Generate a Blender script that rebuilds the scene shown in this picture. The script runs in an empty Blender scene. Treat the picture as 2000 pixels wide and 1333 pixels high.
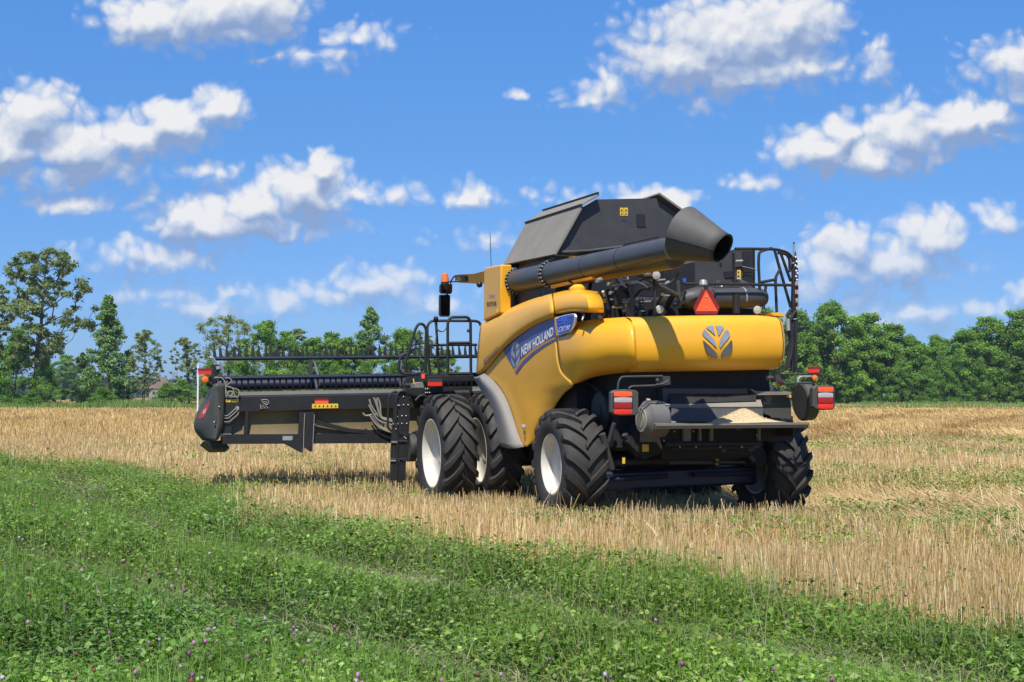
import bpy, math, random
import numpy as np
from mathutils import Vector, Matrix
from mathutils.bvhtree import BVHTree
random.seed(7)
SC = bpy.context.scene
COL = SC.collection
R = math.radians
# ------------------------------------------------------------------ camera
FPX = 2400.0; CAMH = 1.74; HOR = 772.0
PITCH = math.atan((HOR-666.5)/FPX)
cam_d = bpy.data.cameras.new('camera'); cam = bpy.data.objects.new('camera', cam_d); COL.objects.link(cam)
cam_d.sensor_width = 36; cam_d.lens = 36*FPX/2000; cam_d.clip_end = 6000; cam_d.clip_start = .05
cam.location = (0, 0, CAMH); cam.rotation_euler = (R(90)+PITCH, 0, 0)
SC.camera = cam
CM = Matrix.Translation((0, 0, CAMH)) @ Matrix.Rotation(R(90)+PITCH, 4, 'X')
CMI = CM.inverted()
CAMP = Vector((0, 0, CAMH))
def wray(px, py):
    return (CM.to_3x3() @ Vector(((px-1000)/FPX, (666.5-py)/FPX, -1))).normalized()
def wproj(v):
    c = CMI @ Vector(v); return (1000-FPX*c.x/c.z, 666.5+FPX*c.y/c.z)
def wat(px, py, Y):                       # world point seen at a photo pixel, at distance Y north
    d = wray(px, py); return CAMP + d*(Y/d.y)
# machine frame: x forward, y to its left, z up, origin on the ground below the rear axle
MM = Matrix.Translation((2.287, 17.52, 0)) @ Matrix.Rotation(R(109.5), 4, 'Z') @ Matrix.Rotation(R(-1.1), 4, 'X')
MI = MM.inverted()
LC = MI @ CAMP
def lray(px, py): return MI.to_3x3() @ wray(px, py)
def mq(px, py, q):
    d = lray(px, py); return LC + d*((q-LC.y)/d.y)
def mp(px, py, p):
    d = lray(px, py); return LC + d*((p-LC.x)/d.x)
def mz(px, py, z):
    d = lray(px, py); return LC + d*((z-LC.z)/d.z)
def proj(v): return wproj(MM @ Vector(v))
def zat(p, q, py):
    z = 2.0
    for _ in range(6):
        a = proj((p, q, z))[1]; b = proj((p, q, z+.1))[1]
        z += (py-a)*.1/(b-a)
    return z
# ------------------------------------------------------------------ materials
def new_mat(name):
    m = bpy.data.materials.new(name); m.use_nodes = True
    nt = m.node_tree; return m, nt, nt.nodes['Principled BSDF']
def N(nt, t, **kw):
    n = nt.nodes.new(t)
    for k, v in kw.items():
        if k in n.inputs: n.inputs[k].default_value = v
        else: setattr(n, k, v)
    return n
def paint(name, col, rough=.4, metal=0, coat=0, dust=0., dustcol=(.33, .28, .2), scale=3., var=.08, bump=0., bscale=40., spec=.5):
    m, nt, b = new_mat(name); L = nt.links.new
    b.inputs['Roughness'].default_value = rough; b.inputs['Metallic'].default_value = metal
    b.inputs['Coat Weight'].default_value = coat; b.inputs['Coat Roughness'].default_value = .12
    b.inputs['Specular IOR Level'].default_value = spec
    tc = N(nt, 'ShaderNodeTexCoord')
    n1 = N(nt, 'ShaderNodeTexNoise', Scale=scale, Detail=6.); n1.inputs['Roughness'].default_value = .65
    L(tc.outputs['Object'], n1.inputs['Vector'])
    hs = N(nt, 'ShaderNodeHueSaturation'); hs.inputs['Color'].default_value = (*col, 1)
    mr = N(nt, 'ShaderNodeMapRange'); L(n1.outputs['Fac'], mr.inputs['Value'])
    mr.inputs['From Min'].default_value = .3; mr.inputs['From Max'].default_value = .7
    mr.inputs['To Min'].default_value = 1-var; mr.inputs['To Max'].default_value = 1+var
    L(mr.outputs['Result'], hs.inputs['Value'])
    out = hs.outputs['Color']
    if dust > 0:
        n2 = N(nt, 'ShaderNodeTexNoise', Scale=scale*2.7, Detail=8.); n2.inputs['Roughness'].default_value = .7
        L(tc.outputs['Object'], n2.inputs['Vector'])
        r2 = N(nt, 'ShaderNodeMapRange'); L(n2.outputs['Fac'], r2.inputs['Value'])
        r2.inputs['From Min'].default_value = .35; r2.inputs['From Max'].default_value = .75
        r2.inputs['To Min'].default_value = dust*.35; r2.inputs['To Max'].default_value = dust
        ge = N(nt, 'ShaderNodeNewGeometry'); gs = N(nt, 'ShaderNodeSeparateXYZ'); L(ge.outputs['Normal'], gs.inputs[0])      # dust settles on what faces up
        up = N(nt, 'ShaderNodeMapRange'); L(gs.outputs['Z'], up.inputs['Value']); up.inputs['From Min'].default_value = .1; up.inputs['To Min'].default_value = .8; up.inputs['To Max'].default_value = 1.7
        ml = N(nt, 'ShaderNodeMath', operation='MULTIPLY', use_clamp=True); L(r2.outputs['Result'], ml.inputs[0]); L(up.outputs['Result'], ml.inputs[1])
        mx = N(nt, 'ShaderNodeMix', data_type='RGBA'); L(ml.outputs[0], mx.inputs['Factor'])
        L(out, mx.inputs['A']); mx.inputs['B'].default_value = (*dustcol, 1); out = mx.outputs['Result']
        rr = N(nt, 'ShaderNodeMapRange'); L(r2.outputs['Result'], rr.inputs['Value'])
        rr.inputs['From Max'].default_value = max(dust, .01); rr.inputs['To Min'].default_value = rough; rr.inputs['To Max'].default_value = min(1, rough+.25)
        L(rr.outputs['Result'], b.inputs['Roughness'])
    L(out, b.inputs['Base Color'])
    if bump > 0:
        n3 = N(nt, 'ShaderNodeTexNoise', Scale=bscale, Detail=4.); L(tc.outputs['Object'], n3.inputs['Vector'])
        bp = N(nt, 'ShaderNodeBump', Strength=bump, Distance=.01); L(n3.outputs['Fac'], bp.inputs['Height']); L(bp.outputs['Normal'], b.inputs['Normal'])
    return m
M = {}
M['yellow'] = paint('yellow_paint', (.80, .385, .008), .36, coat=.4, dust=.07, dustcol=(.52, .33, .12), scale=1.3, var=.05, bump=.05, bscale=1.6)
M['yellow_dusty'] = paint('dusty_yellow_paint', (.74, .36, .012), .42, coat=.25, dust=.26, dustcol=(.55, .38, .16), scale=.9, var=.06, bump=.06, bscale=1.3)
M['grey_plastic'] = paint('grey_fender_plastic', (.19, .18, .165), .55, dust=.25, dustcol=(.3, .26, .2), scale=2, bump=.08, bscale=150)
M['black'] = paint('black_paint', (.009, .009, .0095), .38, dust=.08, dustcol=(.12, .10, .075), scale=3, var=.2)
M['dark_steel'] = paint('dark_grey_steel', (.03, .031, .034), .42, dust=.25, dustcol=(.13, .115, .09), scale=2.2, var=.15)
M['tank_grey'] = paint('grey_dusty_sheet', (.17, .155, .13), .6, dust=.4, dustcol=(.3, .26, .19), scale=1.5, var=.12)
M['tube'] = paint('auger_tube_paint', (.045, .047, .05), .36, coat=.15, dust=.3, dustcol=(.13, .12, .1), scale=1.6, var=.15)
M['spout'] = paint('spout_rubber', (.055, .053, .05), .55, dust=.35, dustcol=(.16, .14, .115), scale=3, var=.15, bump=.1, bscale=14)
M['rubber'] = paint('tyre_rubber', (.012, .012, .0125), .58, dust=.34, dustcol=(.10, .085, .062), scale=4, var=.2, bump=.15, bscale=60)
M['navy'] = paint('navy_steel', (.008, .011, .03), .3, dust=.08, dustcol=(.08, .08, .08), scale=4, var=.15)
M['rim'] = paint('white_rim_paint', (.64, .62, .55), .4, dust=.5, dustcol=(.42, .35, .23), scale=2.5, var=.05)
M['chrome'] = paint('bright_steel', (.62, .62, .63), .25, metal=1, dust=.2, scale=5)
M['silver'] = paint('silver_fittings', (.42, .42, .41), .4, metal=.6, dust=.3, scale=12)
M['hose'] = paint('grey_hose', (.23, .21, .18), .6, dust=.3, scale=8)
M['tan_sheet'] = paint('dusty_tan_sheet', (.17, .12, .045), .45, dust=.3, dustcol=(.1, .08, .05), scale=1.4, var=.25)
M['shield'] = paint('shield_plastic', (.045, .048, .042), .5, dust=.3, dustcol=(.12, .11, .08), scale=3, var=.12)
M['dirty_beige'] = paint('dirty_beige_disc', (.26, .23, .18), .7, dust=.5, dustcol=(.33, .28, .2), scale=9, var=.2)
M['red_reflect'] = paint('red_reflector', (.72, .03, .012), .35, scale=30, var=.05, coat=.1)
M['dark_red'] = paint('dark_red_tape', (.2, .012, .012), .35, scale=20, coat=.3)
M['orange_reflect'] = paint('orange_fluorescent', (.95, .11, .025), .4, scale=20, var=.04)
M['amber'] = paint('amber_lens', (.75, .17, .015), .18, coat=.6, scale=20)
M['lens_red'] = paint('red_lens', (.33, .012, .012), .2, coat=.15, scale=40, var=.1, bump=.2, bscale=200)
M['lens_white'] = paint('clear_lens', (.42, .42, .40), .2, coat=.3, scale=40, bump=.25, bscale=220)
M['yellow_sticker'] = paint('yellow_sticker', (.72, .46, .02), .5, scale=30, dust=.2)
M['decal_blue'] = paint('blue_decal', (.045, .07, .24), .38, coat=.2, dust=.28, dustcol=(.2, .2, .26), scale=3)
M['decal_bright'] = paint('bright_blue_decal', (.02, .075, .5), .35, coat=.2, dust=.1, dustcol=(.2, .2, .3), scale=6)
M['decal_line'] = paint('light_blue_line', (.12, .22, .62), .4)
M['white'] = paint('white_lettering', (.8, .8, .8), .45, dust=.15, scale=8)
M['decal_silver'] = paint('silver_leaf', (.36, .37, .39), .35, metal=.3, scale=5, var=.2)
M['decal_grey'] = paint('grey_leaf', (.11, .11, .115), .4, scale=8, var=.2)
M['black_mark'] = paint('black_marking', (.02, .02, .02), .5)
M['orange_stripe'] = paint('orange_stripe', (.62, .25, .03), .4, dust=.2, scale=4)
M['mirror'] = paint('mirror_glass', (.25, .3, .3), .04, metal=1, var=.02)
M['chaff'] = paint('chaff', (.52, .40, .22), .9, scale=60, var=.3, bump=1., bscale=90)
M['shade_black'] = paint('deep_shade_black', (.007, .007, .008), .6, dust=.05, dustcol=(.06, .05, .04), scale=4, var=.3)  # darker black that puts underside shade into the colour; also on the reel tines
M['drum_grey'] = paint('drum_grey', (.09, .088, .09), .55, dust=.3, dustcol=(.2, .18, .14), scale=4, var=.1)
M['beam_grey'] = paint('dusty_beam', (.085, .08, .072), .6, dust=.35, dustcol=(.17, .15, .11), scale=2, var=.15)
def glass_mat():
    m, nt, b = new_mat('tinted_cab_glass')
    b.inputs['Base Color'].default_value = (.03, .045, .04, 1); b.inputs['Roughness'].default_value = .03
    b.inputs['Transmission Weight'].default_value = .6
    return m
M['glass'] = glass_mat()
def veg_mat(name, trans=.35, rough=.6, spec=.25):
    m, nt, b = new_mat(name); L = nt.links.new
    at = N(nt, 'ShaderNodeVertexColor', layer_name='tint')
    L(at.outputs['Color'], b.inputs['Base Color']); b.inputs['Roughness'].default_value = rough; b.inputs['Specular IOR Level'].default_value = spec
    tr = N(nt, 'ShaderNodeBsdfTranslucent')
    hs = N(nt, 'ShaderNodeHueSaturation', Saturation=1.1, Value=1.15); L(at.outputs['Color'], hs.inputs['Color']); L(hs.outputs['Color'], tr.inputs['Color'])
    mx = N(nt, 'ShaderNodeMixShader', Fac=trans); L(b.outputs[0], mx.inputs[1]); L(tr.outputs[0], mx.inputs[2])
    L(mx.outputs[0], nt.nodes['Material Output'].inputs['Surface'])
    return m
M['leaf'] = veg_mat('tree_leaves', .48)
M['herb'] = veg_mat('clover_and_grass', .42, .5, .24)
M['straw'] = veg_mat('straw', .2, .7, .2)
M['bark'] = paint('bark', (.11, .085, .06), .9, scale=2, var=.35, bump=.6, bscale=6)
# ------------------------------------------------------------------ mesh builder
class MB:
    def __init__(s): s.v = []; s.f = []; s.m = []; s.s = []
    def add(s, vs, fs, m=0, smooth=False):
        o = len(s.v); s.v += [tuple(x) for x in vs]
        for f in fs: s.f.append(tuple(i+o for i in f)); s.m.append(m); s.s.append(smooth)
    def quad(s, a, b, c, d, m=0): s.add([a, b, c, d], [(0, 1, 2, 3)], m)
    def box(s, lo, hi, m=0, bev=0.0):
        x0, y0, z0 = lo; x1, y1, z1 = hi
        if bev <= 0:
            vs = [(x, y, z) for x in (x0, x1) for y in (y0, y1) for z in (z0, z1)]
            s.add(vs, [(0, 1, 3, 2), (4, 6, 7, 5), (0, 4, 5, 1), (2, 3, 7, 6), (0, 2, 6, 4), (1, 5, 7, 3)], m)
        else: s.rbox(lo, hi, bev, m)
    def rbox(s, lo, hi, b, m=0):           # box with its long edges chamfered on all sides
        lo = Vector(lo); hi = Vector(hi); b = min(b, (hi-lo)[0]*.49, (hi-lo)[1]*.49, (hi-lo)[2]*.49)
        rings = []
        for z, ins in ((lo.z, b), (lo.z+b, 0), (hi.z-b, 0), (hi.z, b)):
            x0, x1, y0, y1 = lo.x+ins, hi.x-ins, lo.y+ins, hi.y-ins
            rings.append([(x0+b, y0, z), (x1-b, y0, z), (x1, y0+b, z), (x1, y1-b, z), (x1-b, y1, z), (x0+b, y1, z), (x0, y1-b, z), (x0, y0+b, z)])
        s.loft(rings, closed=True, caps=True, m=m, smooth=False)
    def obox(s, c, ax, ay, az, m=0):       # oriented box: centre and three half-axis vectors
        c, ax, ay, az = map(Vector, (c, ax, ay, az))
        vs = [c+ax*i+ay*j+az*k for i in (-1, 1) for j in (-1, 1) for k in (-1, 1)]
        s.add(vs, [(0, 1, 3, 2), (4, 6, 7, 5), (0, 4, 5, 1), (2, 3, 7, 6), (0, 2, 6, 4), (1, 5, 7, 3)], m)
    def loft(s, rows, closed=False, caps=False, m=0, smooth=True):
        n = len(rows[0]); vs = [p for r in rows for p in r]; fs = []
        for i in range(len(rows)-1):
            for j in range(n if closed else n-1):
                k = (j+1) % n
                fs.append((i*n+j, i*n+k, (i+1)*n+k, (i+1)*n+j))
        if caps: fs.append(tuple(range(n-1, -1, -1))); fs.append(tuple((len(rows)-1)*n+j for j in range(n)))
        s.add(vs, fs, m, smooth)
    def tube(s, pts, r, seg=8, m=0, caps=True):
        pts = [Vector(p) for p in pts]; rs = r if isinstance(r, (list, tuple)) else [r]*len(pts)
        rows = []; up = None
        for i, p in enumerate(pts):
            t = (pts[min(i+1, len(pts)-1)]-pts[max(i-1, 0)]).normalized()
            if up is None:
                up = Vector((0, 0, 1)) if abs(t.z) < .9 else Vector((1, 0, 0))
            a = t.cross(up).normalized(); b = a.cross(t).normalized(); up = b
            rows.append([p+(a*math.cos(w)+b*math.sin(w))*rs[i] for w in [2*math.pi*k/seg for k in range(seg)]])
        s.loft(rows, True, caps, m, True)
    def cyl(s, a, b, r, r2=None, seg=20, m=0): s.tube([a, b], [r, r if r2 is None else r2], seg, m)
    def prism(s, outline, off, m=0):       # outline of 3D points, extruded by vector off
        n = len(outline); o = [Vector(p) for p in outline]; off = Vector(off)
        s.add(o+[p+off for p in o], [tuple(range(n)), tuple(range(2*n-1, n-1, -1))]+[(i, i+n, (i+1) % n+n, (i+1) % n) for i in range(n)], m)
    def lathe(s, prof, axis_o, seg=32, m=0, smooth=True):   # prof (radius, y) about the local y axis through axis_o
        ox, oy, oz = axis_o; rows = []
        for r, y in prof:
            rows.append([(ox-r*math.cos(2*math.pi*k/seg), oy+y, oz+r*math.sin(2*math.pi*k/seg)) for k in range(seg)])
        s.loft(rows, True, False, m, smooth)
    def sphere(s, c, r, m=0, seg=12, sc=(1, 1, 1)):
        rows = []
        for i in range(seg//2+1):
            t = math.pi*i/(seg//2); rows.append([(c[0]+sc[0]*r*math.sin(t)*math.cos(2*math.pi*k/seg), c[1]+sc[1]*r*math.sin(t)*math.sin(2*math.pi*k/seg), c[2]+sc[2]*r*math.cos(t)) for k in range(seg)])
        s.loft(rows, True, False, m, True)
    def mesh(s, name, mats, ang=35):
        me = bpy.data.meshes.new(name); me.from_pydata(s.v, [], s.f)
        for k in mats: me.materials.append(M[k])
        me.polygons.foreach_set('material_index', s.m)
        me.polygons.foreach_set('use_smooth', s.s)
        me.update(); me.validate()
        import bmesh
        bm = bmesh.new(); bm.from_mesh(me); bmesh.ops.remove_doubles(bm, verts=bm.verts, dist=1e-5); bmesh.ops.recalc_face_normals(bm, faces=bm.faces); bm.to_mesh(me); bm.free()
        me.set_sharp_from_angle(angle=R(ang))
        return me
    def build(s, name, mats, parent=None, ang=35):
        if isinstance(mats, str): mats = [mats]
        return link(name, s.mesh(name, mats, ang), parent)
def _each(s, name, mats, parent=None, ang=35):
    n = len(s.v); par = list(range(n))
    def fd(i):
        while par[i] != i: par[i] = par[par[i]]; i = par[i]
        return i
    for f in s.f:
        a = fd(f[0])
        for i in f[1:]:
            q = fd(i)
            if q != a: par[q] = a
    groups = {}
    for k, f in enumerate(s.f): groups.setdefault(fd(f[0]), []).append(k)
    out = None
    for g in groups.values():
        m = MB(); mp_ = {}
        for k in g:
            for i in s.f[k]:
                if i not in mp_: mp_[i] = len(m.v); m.v.append(s.v[i])
            m.f.append(tuple(mp_[i] for i in s.f[k])); m.m.append(s.m[k]); m.s.append(s.s[k])
        out = m.build(name, mats, parent, ang)
    return out
MB.each = _each
def link(name, data, parent=None, loc=None):
    o = bpy.data.objects.new(name, data); COL.objects.link(o)
    if parent: o.parent = parent
    if loc is not None: o.location = loc
    return o
def tag(o, label=None, cat=None, group=None, kind=None):
    for k, v in (('label', label), ('category', cat), ('group', group), ('kind', kind)):
        if v: o[k] = v
    return o
def empty(name, loc=(0, 0, 0), parent=None):
    o = link(name, None, parent); o.location = loc; o.empty_display_size = .3; return o
def smooth_path(pts, n=6, closed=False):
    P = [Vector(p) for p in pts]; out = []; L = len(P)
    for i in range(L if closed else L-1):
        g = (lambda k: P[k % L]) if closed else (lambda k: P[max(0, min(L-1, k))])
        a, b, c, d = g(i-1), g(i), g(i+1), g(i+2)
        for k in range(n):
            t = k/n; out.append(.5*((2*b)+(c-a)*t+(2*a-5*b+4*c-d)*t*t+(3*b-a-3*c+d)*t**3))
    if not closed: out.append(P[-1])
    return out
def round_path(pts, r=.08, n=4):         # polyline with rounded corners, for bent tubes
    P = [Vector(p) for p in pts]; out = [P[0]]
    for i in range(1, len(P)-1):
        a = (P[i-1]-P[i]); b = (P[i+1]-P[i]); k = min(r, a.length*.45, b.length*.45)
        a = P[i]+a.normalized()*k; b = P[i]+b.normalized()*k
        for j in range(n+1):
            t = j/n; out.append(a*(1-t)**2+P[i]*2*t*(1-t)+b*t*t)
    out.append(P[-1]); return out
def resample(pts, n):
    P = [Vector(p) for p in pts]; d = [0]
    for i in range(1, len(P)): d.append(d[-1]+(P[i]-P[i-1]).length)
    out = []
    for k in range(n):
        t = d[-1]*k/(n-1); i = 0
        while i < len(P)-2 and d[i+1] < t: i += 1
        w = (t-d[i])/max(1e-9, d[i+1]-d[i]); out.append(P[i].lerp(P[i+1], min(1, max(0, w))))
    return out
def solidify(o, t, off=-1):
    m = o.modifiers.new('thickness', 'SOLIDIFY'); m.thickness = t; m.offset = off; return o
def np_mesh(name, V, F, mats, tint=None, smooth=False):
    me = bpy.data.meshes.new(name); V = np.asarray(V, np.float32).reshape(-1, 3); F = np.asarray(F, np.int32); k = F.shape[1]
    me.vertices.add(len(V)); me.vertices.foreach_set('co', V.ravel())
    me.loops.add(F.size); me.loops.foreach_set('vertex_index', F.ravel())
    me.polygons.add(len(F)); me.polygons.foreach_set('loop_start', np.arange(0, F.size, k, dtype=np.int32)); me.polygons.foreach_set('loop_total', np.full(len(F), k, np.int32))
    if smooth: me.polygons.foreach_set('use_smooth', np.ones(len(F), bool))
    if tint is not None:
        at = me.color_attributes.new('tint', 'FLOAT_COLOR', 'POINT')
        c = np.ones((len(V), 4), np.float32); c[:, :3] = tint; at.data.foreach_set('color', c.ravel())
    for q in mats: me.materials.append(M[q])
    me.update(); me.validate(); return me
def text_mesh(txt, shear=0., bold=0., spacing=1.):
    cu = bpy.data.curves.new('lettering', 'FONT'); cu.body = txt; cu.shear = shear; cu.offset = bold; cu.space_character = spacing; cu.resolution_u = 3
    o = bpy.data.objects.new('lettering', cu); COL.objects.link(o)
    dg = bpy.context.evaluated_depsgraph_get(); dg.update(); e = o.evaluated_get(dg); me = e.to_mesh()
    V = [v.co.copy() for v in me.vertices]; F = [tuple(p.vertices) for p in me.polygons]
    e.to_mesh_clear(); bpy.data.objects.remove(o); bpy.data.curves.remove(cu)
    x0 = min(v.x for v in V); x1 = max(v.x for v in V); y0 = min(v.y for v in V); y1 = max(v.y for v in V)
    return [((v.x-x0)/(x1-x0), (v.y-y0)/(y1-y0)) for v in V], F
# ------------------------------------------------------------------ ground
rng = np.random.default_rng(11)
BX = np.array([150, 90, 60, 40, 31.5, 26.5, 21.5, 16.5, 13.6, 11.2, 9.2, 6.5, 3, -20.]); BY = np.array([-220, -80, -36, -20., -12.5, -7.6, -5.3, -3.2, -.9, 1.3, 3.2, 5.6, 8.5, 25])
def xb(y): return np.interp(y, BX[::-1], BY[::-1])
def vnoise(x, y, s, seed=0):                       # smooth value noise
    x = np.asarray(x, float)/s+seed*17.3; y = np.asarray(y, float)/s+seed*9.1
    xi = np.floor(x).astype(int); yi = np.floor(y).astype(int); fx = x-xi; fy = y-yi
    fx = fx*fx*(3-2*fx); fy = fy*fy*(3-2*fy)
    def h(a, b):
        n = (a*374761393+b*668265263+seed*982451653) & 0x7fffffff
        n = ((n ^ (n >> 13))*1274126177) & 0x7fffffff
        return ((n ^ (n >> 16)) & 0xffff)/65535.
    return (h(xi, yi)*(1-fx)+h(xi+1, yi)*fx)*(1-fy)+(h(xi, yi+1)*(1-fx)+h(xi+1, yi+1)*fx)*fy
def gz(x, y):
    x = np.asarray(x, float); y = np.asarray(y, float)
    d = np.exp(-((x-1.0)/3.6)**2-((y-21.5)/4.2)**2)
    return -.13*d+.10*np.exp(-((x-.2)/1.7)**2-((y-15.0)/1.3)**2)-.07*np.exp(-((x-4.2)/1.2)**2-((y-17.6)/1.6)**2)+.05*(vnoise(x, y, 3.1, 3)-.5)*np.clip(y/8, 0, 1)
def clover_mask(x, y):                              # 1 inside the clover strip, 0 in the stubble
    e = xb(y)+1.5*(vnoise(x, y, 1.7, 1)-.5)+.8*(vnoise(x, y, .55, 2)-.5)
    return np.clip((e-np.asarray(x))/.7+.5, 0, 1)
xs = np.concatenate([-np.geomspace(3000, 30, 40), np.linspace(-28, 28, 225), np.geomspace(30, 3000, 40)])
ys = np.concatenate([-np.geomspace(800, 8, 16), np.linspace(-6, 60, 264), np.geomspace(61, 4500, 90)])
GX, GY = np.meshgrid(xs, ys); GZ = gz(GX, GY); GZ = np.where((np.abs(GX) < 29) & (GY > -7) & (GY < 62), GZ, 0)
nx, ny = len(xs), len(ys); idx = np.arange(nx*ny).reshape(ny, nx)
Fg = np.stack([idx[:-1, :-1], idx[:-1, 1:], idx[1:, 1:], idx[1:, :-1]], -1).reshape(-1, 4)
cm = clover_mask(GX, GY).ravel()
tint = np.stack([cm, np.zeros_like(cm), np.zeros_like(cm)], 1)
def ground_mat():
    m, nt, b = new_mat('field_soil'); L = nt.links.new
    tc = N(nt, 'ShaderNodeTexCoord'); at = N(nt, 'ShaderNodeVertexColor', layer_name='tint'); sp = N(nt, 'ShaderNodeSeparateColor'); L(at.outputs['Color'], sp.inputs[0])
    def noise(scale, det=5., rough=.6, vec=None):
        n = N(nt, 'ShaderNodeTexNoise', Scale=scale, Detail=det); n.inputs['Roughness'].default_value = rough; L(vec or tc.outputs['Object'], n.inputs['Vector']); return n.outputs['Fac']
    def ramp(fac, stops):
        r = N(nt, 'ShaderNodeValToRGB'); L(fac, r.inputs[0]); e = r.color_ramp.elements
        e[0].position, e[0].color = stops[0][0], (*stops[0][1], 1); e[1].position, e[1].color = stops[-1][0], (*stops[-1][1], 1)
        for p, c in stops[1:-1]: q = e.new(p); q.color = (*c, 1)
        return r.outputs[0]
    def mix(f, a, c):
        x = N(nt, 'ShaderNodeMix', data_type='RGBA'); L(f, x.inputs['Factor']); L(a, x.inputs['A']); L(c, x.inputs['B']); return x.outputs['Result']
    mp_ = N(nt, 'ShaderNodeMapping'); mp_.inputs['Rotation'].default_value = (0, 0, R(-19)); mp_.inputs['Scale'].default_value = (1, .06, 1); L(tc.outputs['Object'], mp_.inputs['Vector'])
    straw = ramp(noise(9, 8, .75), [(.3, (.11, .075, .03)), (.5, (.30, .20, .075)), (.72, (.48, .35, .15))])
    rows = ramp(noise(.55, 5, .7, mp_.outputs[0]), [(.38, (.27, .165, .05)), (.62, (.5, .345, .135))])
    far = mix(noise(.05, 4), rows, straw)
    a = N(nt, 'ShaderNodeMix', data_type='RGBA', blend_type='MIX'); a.inputs['Factor'].default_value = .55; L(straw, a.inputs['A']); L(rows, a.inputs['B'])
    patches = ramp(noise(.16, 6, .6), [(.56, (0, 0, 0)), (.66, (.5, .5, .5))])
    green = ramp(noise(6, 6, .7), [(.35, (.03, .055, .012)), (.65, (.10, .14, .035))])
    st = mix(patches, a.outputs['Result'], green)
    soil = ramp(noise(14, 8, .75), [(.35, (.035, .032, .016)), (.55, (.055, .075, .022)), (.75, (.16, .14, .075))])
    col = mix(sp.outputs[0], st, soil); L(col, b.inputs['Base Color']); b.inputs['Roughness'].default_value = .95; b.inputs['Specular IOR Level'].default_value = .1
    bp = N(nt, 'ShaderNodeBump', Strength=.6, Distance=.06); L(noise(12, 7, .7), bp.inputs['Height']); L(bp.outputs[0], b.inputs['Normal'])
    return m
M['ground'] = ground_mat()
ground = link('ground', np_mesh('ground', np.stack([GX, GY, GZ], -1), Fg, ['ground'], tint, True)); tag(ground, kind='structure')

HALF = .5           # half-width of the seeded wedge per metre of distance, wider than the view
def wedge(y0, y1, dens):
    n = int(dens*(HALF*(y1*y1-y0*y0)+4*(y1-y0))); y = np.sqrt(rng.uniform(y0*y0, y1*y1, n)); x = rng.uniform(-1, 1, n)*(HALF*y+2.)
    return x, y
def blades(x, y, z, h, w, yaw, lean, laz, seg=2, curve=.5, taper=.25):
    """thin upright strips: seg+1 pairs of verts, bending over by lean (m) towards laz"""
    n = len(x); V = np.zeros((n, seg+1, 2, 3), np.float32)
    cx, sx = np.cos(yaw), np.sin(yaw)
    for i in range(seg+1):
        t = i/seg; k = lean*t**(1+curve); ww = w*(1-(1-taper)*t)*.5
        bx = x+np.cos(laz)*k; by = y+np.sin(laz)*k; bz = z+h*t*(1-.25*curve*t*np.clip(lean/np.maximum(h, .01), 0, 1.5))
        V[:, i, 0] = np.stack([bx-cx*ww, by-sx*ww, bz], 1); V[:, i, 1] = np.stack([bx+cx*ww, by+sx*ww, bz], 1)
    b = (np.arange(n)*2*(seg+1))[:, None]
    F = np.concatenate([np.concatenate([b+2*i, b+2*i+1, b+2*i+3, b+2*i+2], 1) for i in range(seg)], 0)
    return V.reshape(-1, 3), F, 2*(seg+1)
class Acc:
    def __init__(s): s.V = []; s.F = []; s.C = []; s.n = 0
    def add(s, V, F, C):
        s.V.append(V); s.F.append(F+s.n); s.C.append(np.broadcast_to(C, V.shape)); s.n += len(V)
    def mesh(s, name, mats): return np_mesh(name, np.concatenate(s.V), np.concatenate(s.F), mats, np.concatenate(s.C).astype(np.float32))
def pick(cols, n, jit=.15, w=None):
    c = np.array(cols)[rng.choice(len(cols), n, p=w)]; return c*(1+jit*rng.standard_normal((n, 1)))
UX, UY = -.334, .943
STRAW = [(.62, .48, .25), (.54, .40, .19), (.72, .59, .36), (.40, .28, .115), (.60, .47, .27), (.50, .35, .14), (.30, .205, .085)]
acc = Acc()
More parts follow.
